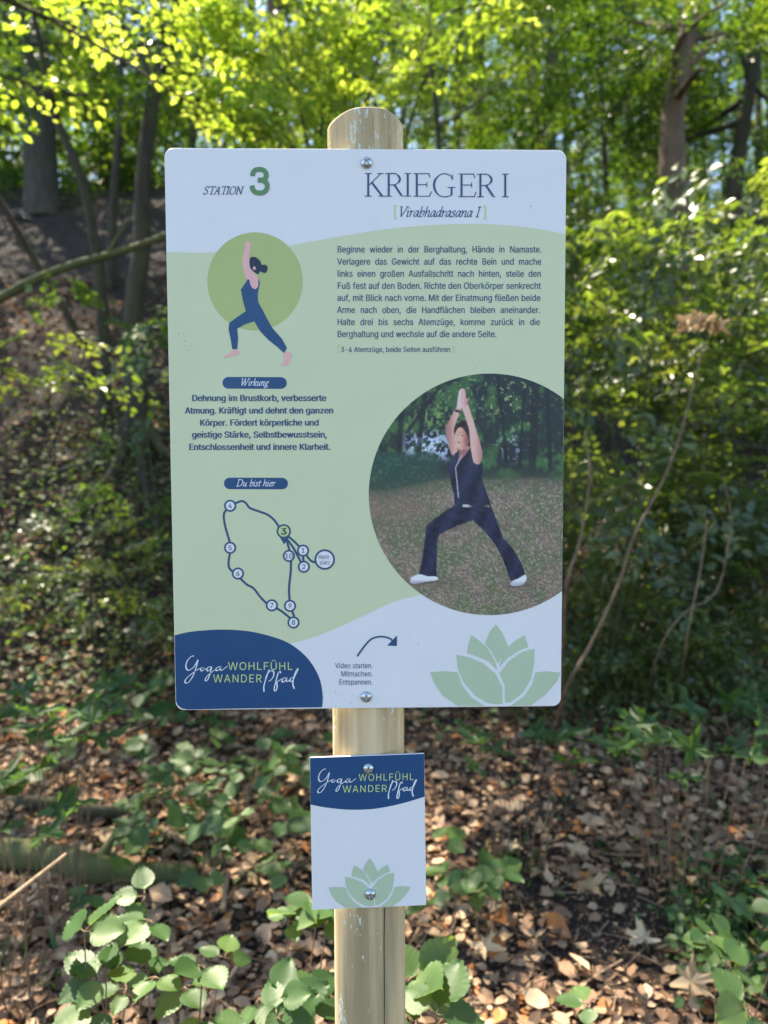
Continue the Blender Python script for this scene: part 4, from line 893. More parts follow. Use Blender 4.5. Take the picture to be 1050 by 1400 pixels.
TREES = {}
def tree(label, cat, path, width, volumes, bk='bark', leafm='leaf', leaf=.06, group=None, limbs=6, seed=0, tpl=TPL2, twigs=False, flare=1.5, name='forest_tree', extra=None):
    """path: list of points base -> top; width: trunk width at the base; volumes: (centre, radii, number of branchlets, length)"""
    rng = np.random.default_rng(100 + seed)
    P = np.array(path, float); base = P[0].copy(); base[2] = float(height(base[0], base[1])) - .05
    if P[0][2] > base[2] + .05: P = np.vstack([base, P])
    else: P[0] = base
    Q_ = trunk_path(P); n = len(Q_); s = np.linspace(0, 1, n)
    R_ = width / 2 * (1 - .72 * s) * (1 + (flare - 1) * np.exp(-s * 22))
    root = empty(name, base, label, cat, group)
    g = Geo(); g.tube(Q_, R_, 14, .05)
    link('trunk', g.mesh('trunk', [M[bk]], True, base), root)
    lg = Geo(); cg = Geo()
    for (c, r, m, ln) in volumes:
        c = np.array(c, float)
        far = np.min(np.linalg.norm(Q_ - c, axis=1)) > 3.0
        for _ in range(2 if far else limbs):
            i = int(np.argmin(np.abs(Q_[:, 2] - (c[2] - rng.uniform(.2, 1.2) * r[2])))); a = Q_[i]
            i = min(i, n - 3); a = Q_[i]
            e, _d = in_ball(1, c, np.array(r) * .85, rng, .6); e = e[0]
            mid = (a + e) / 2 + rng.normal(0, .12, 3) * np.linalg.norm(e - a) + np.array([0, 0, .1 * np.linalg.norm(e - a)])
            q = spline([a, mid, e], 6); r0 = min(R_[i] * .55, .05)
            one = Geo(); one.tube(q, np.linspace(r0, .006, len(q)), 6, .03); link('limb', one.mesh('limb', [M[bk]], True, base), root)
        B, d = in_ball(m, c, r, rng)
        Dr = d * np.array([1, 1, .25]) + rng.normal(0, .55, (m, 3)) * [1, 1, .3] + [0, 0, -.12]
        sprays(cg, B, Dr, ln * rng.uniform(.7, 1.25, m), leaf, tpl, rng, twigs, twgeo=lg)
    if extra: extra(lg, cg, rng, Q_, R_)
    if lg.n: link('roots' if extra else 'twigs', lg.mesh('twigs', [M[bk]], True, base), root, kind='stuff')
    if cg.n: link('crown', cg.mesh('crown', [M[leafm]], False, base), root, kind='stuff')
    return root

# ------------------------------------------------------------------ trees of the slope on the left
A = at
def path(d, *pts): return [A(x, y, d) for x, y in pts]
tree('broad grey trunk standing in shade at the far left of the slope', 'tree', path(9.0, (66, 430), (60, 300), (52, 150), (46, 0), (40, -400), (40, -800)), .52,
     [(A(-60, -500, 9.5), (2.2, 2.2, 1.6), 54, .9), (A(120, -750, 9.5), (2.4, 2.2, 1.6), 54, .9), (A(80, 20, 10.5), (1.6, 1.2, .9), 40, .8), (A(40, -60, 10), (3.2, 2.0, 1.0), 150, .85), ((-6.6, 9.0, 9.4), (3.2, 3.2, 1.3), 380, 1.0)], 'palebark', seed=1)  # last two volumes added to shade the slope, the very last out of view
tree('thin dark trunk leaning left across the slope', 'tree', path(5.2, (140, 430), (128, 325), (108, 235), (78, 165), (38, 60), (0, -150), (-40, -400)), .10,
     [(A(-10, 60, 5.4), (.8, .7, .4), 12, .55), (A(-80, -350, 5.4), (1.2, 1.1, .7), 4, .7), ((-5.2, .2, 5.0), (1.0, 1.8, 2.4), 110, 1.0)], seed=2, flare=1.2)  # last volume: unseen crown added to block sky light from the left
def roots(lg, cg, rng, Q_, R_):
    b = Q_[0]
    for a, l in ((-.3, .9), (-1.1, .7), (-2.0, .8), (-2.7, .9), (.6, .6)):
        q = [b + [0, 0, .32]]
        for t in (.25, .6, 1): p = b[:2] + np.array([math.cos(a), math.sin(a)]) * l * t; q.append(np.array([p[0], p[1], float(height(p[0], p[1])) + .03 * (1 - t)]))
        lg.tube(spline(q, 6), np.linspace(.05, .012, 19), 8, .08)
tree('dark twisting trunk with spread roots left of the big board', 'tree', path(5.0, (186, 560), (182, 440), (194, 330), (196, 240), (212, 120), (236, 40), (244, -80), (250, -400)), .17,
     [(A(230, 40, 5.2), (1.1, .9, .45), 46, .55), (A(120, -420, 5.6), (1.6, 1.5, .8), 12, .7)], seed=3, extra=roots)
tree('slim dark pole of a tree between the leaning and the twisting trunk', 'tree', path(6.8, (150, 400), (155, 280), (163, 180), (166, 60), (170, -300)), .10,
     [(A(150, 20, 7), (1.1, .9, .6), 24, .6), (A(170, -380, 7), (1.4, 1.3, .8), 15, .7)], seed=4, flare=1.2)
tree('upright trunk with a sunlit left edge rising behind the top of the big board', 'tree', path(6.0, (392, 640), (388, 400), (387, 200), (378, 100), (372, 0), (364, -200), (360, -600)), .19,
     [(A(350, -420, 6.2), (1.8, 1.6, .9), 24, .75), ((.3, 1.2, 6.6), (3.8, 2.0, .8), 230, 1.0), (A(420, 40, 6.8), (1.2, 1.0, .5), 22, .55)], 'redbark', seed=5)  # middle volume: unseen crown overhead, added to deepen the shade behind the sign
tree('dark trunk half hidden by leaves, left of the upright trunk behind the board', 'tree', path(7.6, (352, 620), (354, 400), (354, 200), (345, 80), (340, -300)), .17,
     [(A(300, -300, 8), (1.9, 1.6, 1.0), 24, .8), (A(330, 60, 8), (1.3, 1.0, .7), 50, .6)], seed=6)
tree('slender trunk in the gap above the left corner of the big board', 'tree', path(8.5, (250, 520), (256, 380), (262, 220), (275, 60), (280, -400)), .13,
     [(A(260, 30, 9), (1.5, 1.2, .9), 34, .7), (A(220, -420, 9), (2.0, 1.8, 1.2), 24, .8)], seed=7)
tree('thick brown trunk with a sunlit upper edge right of the board', 'tree', path(6.0, (945, 620), (930, 400), (922, 280), (918, 190), (926, 110), (940, 40), (950, -80), (955, -400)), .30,
     [(A(900, -420, 6.4), (1.9, 1.8, 1.0), 70, .75), (A(850, 60, 6.6), (1.2, 1.0, .6), 60, .55), (A(1010, 30, 6.6), (1.0, .9, .6), 46, .55), (A(925, 40, 5.2), (.6, .3, .35), 18, .45)], 'redbark', seed=8, flare=1.15, limbs=2)
tree('dim trunk at the right edge leaning away to the right', 'tree', path(7.2, (980, 640), (990, 400), (1003, 260), (1020, 150), (1034, 50), (1050, -100), (1060, -400)), .23,
     [(A(1090, -380, 7.4), (2.0, 1.8, 1.1), 62, .8), (A(1010, 130, 7.8), (1.2, 1.0, .9), 60, .6), ((5.6, 3.6, 5.0), (1.5, 3.2, 3.0), 230, 1.0)], seed=9, flare=1.2)  # last volume: out-of-view foliage added to hold back sky light from the right
tree('thin stem among leaves just right of the post top', 'tree', path(7.5, (600, 640), (604, 400), (600, 200), (590, 60), (585, -300)), .09,
     [(A(600, 60, 7.8), (1.4, 1.1, .9), 80, .6), (A(560, -420, 8), (2.0, 1.8, 1.1), 46, .8)], seed=10, flare=1.1)
tree('narrow shaded tree behind the right corner of the big board', 'tree', path(9.5, (745, 640), (742, 400), (735, 200), (728, 60), (720, -300)), .14,
     [(A(730, 80, 9.6), (1.9, 1.5, 1.3), 120, .75), (A(700, -360, 9.6), (2.4, 2.0, 1.3), 62, .9)], seed=11, flare=1.1)
tree('leafy tree in deep shade between the board and the thick brown trunk', 'tree', path(8.2, (835, 640), (832, 400), (826, 200), (820, 60), (818, -300)), .11,
     [(A(820, 120, 8.3), (1.4, 1.2, 1.3), 130, .6), (A(830, -300, 8.3), (2.0, 1.8, 1.1), 54, .8)], seed=12, flare=1.1)
# two hazels whose thin arching boughs carry the bright leaves across the top of the picture
def arch(root_xy, ends, label, seed, lf=.054, m=12):
    rng = np.random.default_rng(seed)
    b = np.array([root_xy[0], root_xy[1], float(height(*root_xy)) - .03])
    root = empty('hazel_bush', b, label, 'bush'); lg = Geo(); cg = Geo()
    for (e, mid, k, ln) in ends:
        k = int(k * 1.35); q = spline([b, mid, e], 14); one = Geo(); one.tube(q, np.linspace(.020, .005, len(q)), 6, .04); link('stem', one.mesh('stem', [M['bark']], True, b), root)
        n = len(q); idx = rng.integers(int(n * .45), n, k)
        d = norm(q[-1] - q[n // 2]); B = q[idx] + rng.normal(0, .04, (k, 3))
        Dr = d + rng.normal(0, .8, (k, 3)) * [1, 1, .45]
        sprays(cg, B, Dr, ln * rng.uniform(.6, 1.2, k), lf, TPL6, rng, True, .35, lg, .3)
    link('twigs', lg.mesh('twigs', [M['bark']], True, b), root, kind='stuff')
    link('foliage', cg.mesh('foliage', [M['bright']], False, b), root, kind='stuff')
arch((-2.75, 2.6), [(A(120, 130, 3.4), A(-260, 150, 3.4), 9, .42), (A(300, 160, 3.7), A(-150, 20, 3.6), 15, .42), (A(90, 30, 3.6), A(-260, 0, 3.6), 6, .42), (A(240, 40, 3.8), A(-200, -60, 3.6), 12, .45)],
     'hazel with sunlit yellow-green leaves arching in over the top left', 31)
arch((-.25, 3.4), [(A(330, 60, 3.9), A(420, 200, 4.1), 12, .42), (A(470, 40, 3.9), A(470, 260, 4.1), 12, .42), (A(600, 70, 4.0), A(540, 260, 4.1), 6, .4), (A(350, 160, 3.7), A(420, 280, 4.0), 10, .38), (A(680, 0, 4.4), A(560, 120, 4.3), 7, .42), (A(560, 20, 4.4), A(500, 160, 4.3), 6, .4), (A(440, 150, 4.2), A(440, 300, 4.2), 10, .4)],
     'hazel with bright backlit leaves fanning out above the post top', 32)
# the bank of bushes on the right
def bush(label, centres, base_xy, seed, leaf=.032, mt='shrub', stems=4, ln=.34, tpl=TPL6, name='leafy_bush', twigm='bark', rad=.008, thin=.42, mul=1.5):
    rng = np.random.default_rng(seed)
    b = np.array([base_xy[0], base_xy[1], float(height(*base_xy)) - .03]); root = empty(name, b, label, 'bush')
    lg = Geo(); cg = Geo()
    for (c, r, k) in centres:
        c = np.array(c, float)
        for _ in range(stems):
            e, _d = in_ball(1, c, r, rng, .6); e = e[0]; s = b + rng.normal(0, .16, 3) * [1, 1, 0]; mid = (s + e) / 2 + rng.normal(0, .12, 3) + [0, 0, .12]
            q = spline([s, mid, e], 8); one = Geo(); one.tube(q, np.linspace(rad, .0025, len(q)), 5, .04); link('stem', one.mesh('stem', [M[twigm]], True, b), root)
        k = int(k * mul); B, d = in_ball(k, c, r, rng, .2); Dr = d * [1, 1, .5] + rng.normal(0, .5, (k, 3)) * [1, 1, .5]
        sprays(cg, B, Dr, ln * rng.uniform(.6, 1.3, k), leaf, tpl, rng, True, .45, lg, thin)
    link('twigs', lg.mesh('twigs', [M[twigm]], True, b), root, kind='stuff')
    link('foliage', cg.mesh('foliage', [M[mt]], False, b), root, kind='stuff')
    return root
def gxy(px, d): p = A(px, 900, d); return (p[0], p[1])
bush('bush with small sunlit leaves close to the right edge of the big board', [(A(850, 560, 3.2), (.42, .35, .75), 32), (A(820, 380, 3.3), (.32, .35, .35), 20)], gxy(850, 3.3), 41, .062)
bush('tall bush with pale shining leaves behind the dead leaf clump', [(A(960, 640, 3.9), (.6, .45, .75), 48), (A(940, 420, 4.0), (.5, .4, .5), 40)], gxy(960, 4.0), 42, .062)
bush('dense green bush filling the right edge of the picture', [(A(1080, 620, 3.6), (.5, .5, .9), 50), (A(1100, 350, 3.8), (.5, .5, .6), 30)], gxy(1080, 3.7), 43, .062)
bush('shaded bush low behind the sunlit one, right of the board', [(A(880, 790, 3.7), (.8, .4, .5), 150), (A(860, 880, 3.5), (.6, .35, .22), 60), (A(1010, 850, 3.4), (.4, .35, .3), 50)], gxy(890, 4.3), 44, .04)
bush('dark leafy bush hidden behind the lower half of the board', [(A(640, 760, 4.4), (.9, .5, .7), 60)], gxy(640, 4.5), 45, .036, tpl=TPL2)
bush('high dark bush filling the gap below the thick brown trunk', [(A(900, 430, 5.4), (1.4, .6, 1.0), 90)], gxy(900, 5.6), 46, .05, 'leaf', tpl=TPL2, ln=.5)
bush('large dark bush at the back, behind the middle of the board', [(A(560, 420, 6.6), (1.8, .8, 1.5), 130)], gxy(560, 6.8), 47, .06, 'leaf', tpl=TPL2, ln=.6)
# left side sprays
bush('low branch with white-shining leaves reaching in from the left', [(A(10, 480, 2.9), (.34, .2, .17), 16)], gxy(-190, 2.9), 51, .045, 'shrub', stems=3, ln=.3, mul=1.1)
bush('little sapling with green leaves below the fallen branch', [(A(175, 440, 4.0), (.26, .2, .12), 9)], gxy(190, 4.1), 52, .07, 'herb', stems=2, ln=.26, mul=.9)
bush('low bramble bush in shade left of the board', [(A(190, 650, 3.7), (.38, .3, .22), 26)], gxy(190, 3.8), 53, .042, 'herb', stems=3, ln=.22, mul=.4, thin=.4)
bush('dim undergrowth bush at the foot of the slope', [(A(90, 760, 4.1), (.6, .4, .28), 34)], gxy(100, 4.2), 54, .04, 'shrub', stems=4, ln=.24, mul=.6, thin=.4)

bush('dark low shrub on the bank just left of the navy board corner', [(A(180, 800, 3.5), (.4, .3, .22), 40)], gxy(185, 3.6), 55, .04, 'shrub', stems=4, ln=.26, mul=.8, thin=.3)
# ------------------------------------------------------------------ far wood closing the view
def far_wood():
    rng = np.random.default_rng(77); tg = Geo(); cg = Geo()
    for _ in range(150):
        d = rng.uniform(12, 38); px = rng.uniform(-500, 1550); p = A(px, 700, d); x, y = p[0], p[1]
        z = float(height(x, y)); h = rng.uniform(9, 15); w = rng.uniform(.1, .32)
        lean = rng.normal(0, .6, 2)
        q = spline([(x, y, z - .1), (x + lean[0] * .3, y + lean[1] * .3, z + h * .4), (x + lean[0], y + lean[1], z + h)], 5)
        tg.tube(q, np.linspace(w / 2, w / 8, len(q)), 7, .05)
        n = int(34)
        B, dd = in_ball(n, (x + lean[0], y + lean[1], z + h * .62), (2.4, 2.4, h * .36), rng)
        sprays(cg, B, dd * [1, 1, .3] + rng.normal(0, .4, (n, 3)), 1.5 * rng.uniform(.7, 1.3, n), .17, TPL2, rng)
    for _ in range(420):            # undergrowth
        d = rng.uniform(9.5, 26); px = rng.uniform(-400, 1450); p = A(px, 700, d); x, y = p[0], p[1]; z = float(height(x, y))
        n = 9; B, dd = in_ball(n, (x, y, z + .8), (1.0, 1.0, .9), rng); sprays(cg, B, dd + rng.normal(0, .4, (n, 3)), .9, .11, TPL2, rng)
    o = link('far_wood', tg.mesh('far_wood', [M['bark']], True), kind='stuff'); tag(o, 'distant trunks of the wood behind the slope', None)
    o = link('far_foliage', cg.mesh('far_foliage', [M['leaf']]), kind='stuff'); tag(o, 'distant mass of shaded foliage', None)
far_wood()

# ------------------------------------------------------------------ fallen branches, sticks
def stick(label, pts, r0, r1, m='twig', sides=7, name='fallen_stick', cat='stick', forks=()):
    P = np.array(pts, float); q = spline(P, 7); o0 = q[0].copy(); g = Geo(); g.tube(q, np.linspace(r0, r1, len(q)), sides, .08)
    for (i, v, l) in forks:
        a = q[int(i * (len(q) - 1))]; e = a + np.array(v) * l; g.tube(spline([a, (a + e) / 2 + [0, 0, .02 * l], e], 5), np.linspace(r1 * .9, r1 * .3, 11), 5, .05)
    return link(name, g.mesh(name, [M[m]], True, o0), loc=o0, label=label, cat=cat)
stick('mossy fallen branch slanting across the dark slope at the left', [A(-60, 440, 4.0), A(0, 408, 4.0), A(45, 384, 4.0), A(100, 362, 4.05), A(165, 344, 4.1), A(235, 318, 4.2), A(300, 280, 4.3)], .026, .016, 'moss', 9, 'fallen_branch', 'branch', ((.62, (.3, .1, .55), .4), (.3, (-.4, 0, -.3), .2)))
def gp(px, py, lift=0.0):
    """where the line of sight through a place of the photograph meets the ground"""
    v = A(px, py, 1.0) - EYE; t = .8
    while t < 30:
        p = EYE + v * t
        if p[2] < float(height(p[0], p[1])) + lift: break
        t *= 1.01
    return np.array([p[0], p[1], float(height(p[0], p[1])) + lift])
stick('thick dark log lying in leaf litter at lower left', [gp(-40, 1170, .03), gp(60, 1175, .05), gp(130, 1190, .06), gp(200, 1195, .04), gp(270, 1200, .02)], .05, .028, 'moss', 10, 'fallen_log', 'log', ((.5, (.3, .4, .5), .2),))
stick('dark curved root showing above the log at lower left', [gp(10, 1105, .01), gp(70, 1098, .04), gp(130, 1112, .05), gp(190, 1118, .01)], .03, .018, 'bark', 9, 'tree_root', 'root')
stick('pale straight stick rising from the lower left edge', [A(-30, 1262, 1.25), A(30, 1215, 1.35), A(90, 1168, 1.45)], .006, .004)
stick('thin pale twig lying below the left corner of the board', [gp(170, 1005, .06), gp(205, 988, .08), gp(240, 975, .1)], .006, .003)
stick('short bleached stick among the brambles left of the post', [gp(305, 1245, .05), gp(308, 1215, .07), gp(312, 1195, .09)], .008, .006)
stick('brown twig lying flat at the right edge near the bottom', [gp(1010, 1330, .06), gp(1050, 1305, .08), gp(1100, 1290, .1)], .006, .003)
stick('thin twig in the litter right of the bare dark soil', [gp(970, 1225, .01), gp(980, 1260, .02), gp(995, 1300, .01)], .005, .003)
stick('long bare stem arching up from the lower right corner of the board', [gp(752, 1020, 0), A(775, 940, 2.5), A(808, 880, 2.5), A(845, 800, 2.5), A(868, 730, 2.5), A(900, 670, 2.55), A(925, 610, 2.6), A(945, 540, 2.65), A(962, 470, 2.7)], .0065, .003, 'stem', 7, 'bare_stem', 'stem')
stick('forked bare stem close to the right edge of the big board', [gp(768, 1000, 0), A(772, 820, 2.7), A(790, 750, 2.7), A(802, 690, 2.7), A(806, 640, 2.7), A(800, 590, 2.8)], .007, .004, 'stem', 7, 'bare_stem', 'stem', ((.45, (.6, .0, .42), .42), (.6, (.7, 0, .35), .3)))
stick('broken pale twig standing upright in the right-hand bush', [gp(925, 975), A(938, 880, 2.9), A(958, 775, 2.9), A(963, 740, 2.9), A(966, 715, 2.9), A(960, 690, 2.9)], .0035, .0025, 'twig', 7, 'broken_twig', 'twig', ((.8, (.5, 0, .6), .06),))
stick('curved pale twig below the broken one in the right-hand bush', [gp(880, 960), A(905, 880, 2.8), A(938, 836, 2.9), A(965, 822, 2.9), A(980, 806, 2.9), A(988, 785, 2.9), A(992, 765, 2.9), A(1000, 710, 2.95), A(990, 660, 3.0)], .003, .002, 'twig', 7, 'broken_twig', 'twig')

# ------------------------------------------------------------------ dead leaf clump and hanging dry leaves
def lobed(n=5, seed=0, depth=.45):
    rng = np.random.default_rng(seed); V = [(0, 0, 0)]; angs = np.linspace(-2.1, 2.1, n); Ls = [.5, .85, 1.0, .85, .5] if n == 5 else [.8, 1, .8]
    pts = [(-.06, -.03, 0)]
    for i, a in enumerate(angs):
        L = Ls[i] * rng.uniform(.9, 1.1); c = (.35, 0)
        for da, f in ((-.26, .50), (-.16, .72), (-.09, .70), (0, 1), (.09, .70), (.16, .72), (.26, .50)):
            r = L * f * .62; pts.append((c[0] + r * math.cos(a + da), c[1] + r * math.sin(a + da), rng.normal() * .05 + .10 * math.sin(a * 1.5) ** 2 * f))
        if i < n - 1: aa = (a + angs[i + 1]) / 2; pts.append((c[0] + .22 * math.cos(aa), c[1] + .22 * math.sin(aa), 0))
    pts.append((-.06, .03, 0)); V = [(.35, 0, -.03)] + pts; m = len(pts)
    return np.array(V, float), np.array([(0, i + 1, (i + 1) % m + 1) for i in range(m)])
def ovate(seed=0, w=.43):
    """bramble leaflet: toothed outline, pleated along its side veins"""
    rng = np.random.default_rng(seed); k = 17; rim = []
    xs = np.linspace(0, 1, k)
    prof = w * np.sin(math.pi * xs ** .72) ** .85
    V = []; F = []
    for i, x in enumerate(xs):
        z = -.10 * x * x + rng.normal() * .004
        V.append((x, 0, z - .015))
    for s in (1, -1):
        for i, x in enumerate(xs):
            tooth = .011 * (1 if i % 2 else -1) if 0 < i < k - 1 else 0
            V.append((x + .03 * (i % 2), s * (prof[i] * .52), -.10 * x * x + .035 + .007 * (1 if i % 2 else -1)))
        for i, x in enumerate(xs):
            tooth = .011 * (1 if i % 2 else -1) if 0 < i < k - 1 else 0
            V.append((x + .04 * (i % 2), s * (prof[i] + tooth), -.10 * x * x + .05 + .012 * (1 if i % 2 else -1)))
    for si in (0, 1):
        a = k + si * 2 * k; b = a + k
        for i in range(k - 1):
            q1 = (i, i + 1, a + i + 1, a + i); q2 = (a + i, a + i + 1, b + i + 1, b + i)
            if si: q1 = q1[::-1]; q2 = q2[::-1]
            F += [q1[::-1], q2[::-1]]
    return np.array(V, float), F
def leaf_mesh(kind, m, tint, seed, size):
    if kind == 'ovate':
        V, Qd = ovate(seed); return mesh_from('leaf', V * size, None, [M[m]], np.full(len(V), tint), True, Qd)
    V, F = lobed(5, seed); rng = np.random.default_rng(seed)
    V = V.copy(); V[:, 2] += .12 * V[:, 1] ** 2 * rng.uniform(-1, 2.5) - .12 * (V[:, 0] - .4) ** 2 * rng.uniform(0, 2.5)
    return mesh_from('leaf', V * size, F, [M[m]], np.full(len(V), tint))
def place(o, p, d, nrm, s=1.0):
    d = np.array(d, float); d /= np.linalg.norm(d); y = np.cross(nrm, d); y /= np.linalg.norm(y); z = np.cross(d, y)
    Mx = Matrix(((d[0], y[0], z[0]), (d[1], y[1], z[1]), (d[2], y[2], z[2]))).to_4x4()
    o.matrix_basis = Matrix.Translation(Vector(p)) @ Mx @ Matrix.Scale(s, 4)
rl = np.random.default_rng(5)
MAPLE = [leaf_mesh('lobed', 'maple', t, s, 1.0) for s, t in ((1, .2), (2, .6), (3, .9), (4, .4))]
for i, (px, py, s, lab) in enumerate([(790, 1205, .085, 'tan maple leaf lying alone on the bare dark soil'), (875, 1078, .080, 'pale maple leaf standing up in the litter right of the small board'),
        (900, 1290, .075, 'pale dry leaf at the lower edge of the bare dark soil'), (920, 1350, .085, 'large buff leaf near the bottom edge, right of the middle'),
        (750, 1140, .05, 'small tan leaf just above the bare dark soil'), (775, 1158, .06, 'tan leaf next to a smaller one above the dark soil'),
        (705, 1150, .055, 'crumpled tan leaf nearest the right side of the small board'), (958, 1068, .06, 'bright pale leaf in the sunny litter at the right'),
        (1045, 1170, .07, 'whitish leaf at the right edge of the picture'), (645, 1290, .07, 'curled orange-brown leaf right of the post'),
        (140, 855, .10, 'yellowish leaf in the litter below the dark slope'), (970, 432, 0, '')]):
    if s == 0: continue
    p = gp(px, py, .055); o = link('fallen_leaf', MAPLE[i % 4], label=lab, cat='leaf', group='dry maple leaves lying on the ground')
    a = rl.uniform(0, 6.28); place(o, p, (math.cos(a), math.sin(a), rl.uniform(-.1, .3)), norm(np.array([rl.normal() * .3, -.5, 1.0])), s * 1.5)
g = Geo(); c = A(958, 432, 2.66)
for i in range(9):
    V, F = lobed(5, 20 + i); V = V.copy(); V[:, 2] += .9 * V[:, 1] ** 2; a = rl.uniform(0, 6.28); d = norm(np.array([math.cos(a), .4 * math.sin(a), -.5 + rl.normal() * .3])); nn = norm(np.array([-d[1], d[0], .6]))
    Yv = norm(np.cross(nn, d)); Zv = np.cross(d, Yv); s = rl.uniform(.06, .11)
    g.add(c + rl.normal(0, .02, 3) * [2, 1, .6] + s * (V[:, :1] * d + V[:, 1:2] * Yv + V[:, 2:] * Zv), F, None, rl.uniform(.0, .4))
link('dead_leaf_clump', g.mesh('dead_leaf_clump', [M['maple']], False, c), loc=c, label='clump of shrivelled brown leaves caught on a stem in the right-hand bush', cat='dead leaves')

# ------------------------------------------------------------------ low plants with single leaves
OV = [leaf_mesh('ovate', 'herb', t, s, 1.0) for s, t in ((1, .1), (2, .35), (3, .6), (4, .85))]
ML = [leaf_mesh('lobed', 'herb', t, 30 + s, 1.0) for s, t in ((1, .05), (2, .2), (3, .35))]
def plant(label, centre, n, spread, size, name='bramble_plant', kind='ovate', seed=0, cat='plant', rise=.25, stemm='stem', face=None):
    """stems from the ground, each ending in a group of leaves; every leaf is a part"""
    rng = np.random.default_rng(seed); c = np.array(centre, float)
    gz = float(height(c[0], c[1])); base = np.array([c[0], c[1], gz]); root = empty(name, base, label, cat)
    sg = Geo(); pool = OV if kind == 'ovate' else ML
    k = max(1, n // (3 if kind == 'ovate' else 1)); 
    for j in range(k):
        off = rng.uniform(-1, 1, 3) * np.array(spread); e = c + off; gh = float(height(e[0], e[1]))
        e[2] = max(e[2], gh + .05)
        out = norm(np.array([off[0] * 1.2 + rng.normal() * .15, off[1] * 1.2 - .05 + rng.normal() * .15, .05]))
        s0 = np.array([c[0] + off[0] * .5, c[1] + off[1] * .5, 0]); s0[2] = float(height(s0[0], s0[1])) - .01
        q = spline([s0, (s0 + e) / 2 + [rng.normal() * .02, rng.normal() * .02, .03], e], 5); sg.tube(q, np.linspace(.0022, .0012, len(q)), 5, 0, .6)
        lean = norm(np.array([rng.normal() * .3, -.25 + rng.normal() * .25, 1.0]))
        if kind == 'ovate':
            for a, f in ((0, 1.0), (1.25, .82), (-1.25, .82)):
                d = out * math.cos(a) + np.cross(lean, out) * math.sin(a); d = norm(d + [0, 0, -.12])
                s = size * f * rng.uniform(.75, 1.2); pz = e + d * .012
                sg.tube([e, pz], [.0014, .0012], 4, 0, .6)
                o = link('leaf', pool[rng.integers(0, 4)], root); place(o, pz - base, d, norm(lean + rng.normal(0, .15, 3)), s)
        else:
            s = size * rng.uniform(.75, 1.2); o = link('leaf', pool[rng.integers(0, 3)], root); place(o, e - base, norm(out + [0, 0, -.1]), norm(lean + rng.normal(0, .15, 3)), s)
    link('stem', sg.mesh('stem', [M[stemm]], True, base), root)
    return root
PL = [ # px, py, depth, leaves, spread, size, kind, label
 (105, 1262, 1.15, 3, (.03, .02, .02), .075, 'ovate', 'dark three-leaved bramble shoot low at the left edge'),
 (150, 1330, 1.18, 9, (.05, .05, .05), .055, 'ovate', 'small bramble below the three-leaved shoot, near the bottom left'),
 (235, 1290, 1.25, 21, (.11, .10, .08), .055, 'ovate', 'leafy bramble in half shade left of the post foot'),
 (320, 1330, 1.2, 18, (.10, .10, .06), .058, 'ovate', 'dark green bramble at the bottom, just left of the post'),
 (370, 1385, 1.12, 12, (.06, .05, .03), .06, 'ovate', 'bramble leaves cut by the bottom edge beside the post'),
 (300, 1110, 1.9, 69, (.24, .30, .07), .062, 'ovate', 'pale sunlit bramble leaves in front of the log'),
 (375, 1080, 2.0, 54, (.18, .28, .07), .060, 'ovate', 'sunlit bramble close to the left side of the small board'),
 (240, 1030, 2.3, 48, (.2, .26, .05), .06, 'ovate', 'bramble trailing under the lower left of the big board'),
 (400, 1190, 1.6, 15, (.08, .12, .05), .058, 'ovate', 'shaded bramble tucked behind the left edge of the small board'),
 (420, 1270, 1.3, 9, (.05, .06, .06), .07, 'ovate', 'bramble touching the left side of the post below the small board'),
 (635, 1195, 1.6, 18, (.10, .10, .05), .06, 'ovate', 'bramble sticking out right of the small board'),
 (575, 1330, 1.15, 6, (.03, .04, .02), .075, 'ovate', 'bramble leaves right of the post near the bottom'),
 (590, 1375, 1.08, 6, (.04, .04, .02), .08, 'ovate', 'two dark bramble leaves at the foot of the picture right of the post'),
 (160, 1175, 1.7, 3, (.02, .02, .01), .07, 'ovate', 'small three-leaved plant growing on the mossy log'),
 (385, 1020, 2.5, 18, (.14, .2, .04), .06, 'ovate', 'bramble in shade right below the bottom edge of the big board'),
 (60, 985, 2.0, 16, (.16, .14, .08), .15, 'lobed', 'dark maple seedling with large lobed leaves at the left'),
 (10, 1110, 1.7, 6, (.07, .08, .08), .13, 'lobed', 'dark lobed leaves cut by the left edge of the picture'),
 (30, 1045, 1.9, 15, (.10, .12, .05), .075, 'ovate', 'whitish shining leaves beside the maple seedling at the left'),
 (175, 950, 2.5, 9, (.10, .1, .05), .09, 'ovate', 'pale plant catching sun left of the navy board corner'),
 (710, 1010, 2.3, 12, (.18, .14, .05), .12, 'lobed', 'maple seedling right of the small board, on the litter'),
 (935, 1010, 2.2, 20, (.22, .16, .07), .15, 'lobed', 'wide dark maple seedling under the right-hand bushes'),
 (1040, 990, 2.4, 9, (.12, .12, .06), .13, 'lobed', 'maple leaves at the right edge above the sunny litter'),
 (1000, 1330, 1.35, 16, (.08, .08, .09), .05, 'ovate', 'ivy-like plant in the lower right corner'),
 (1030, 1250, 1.6, 14, (.08, .08, .07), .055, 'ovate', 'small-leaved plant on the grassy edge at lower right'),
 (805, 1372, 1.25, 3, (.01, .01, .01), .06, 'ovate', 'single pale grey-green shoot at the bottom, right of the middle'),
 (1020, 1385, 1.2, 3, (.015, .01, .01), .065, 'ovate', 'whitish folded shoot in the bottom right corner'),
 (650, 1230, 1.5, 6, (.05, .05, .03), .06, 'ovate', 'small bramble at the edge of the dark soil, right of the small board'),
 (120, 1395, 1.1, 6, (.06, .04, .03), .06, 'ovate', 'yellowish low plant cut by the bottom left edge')]
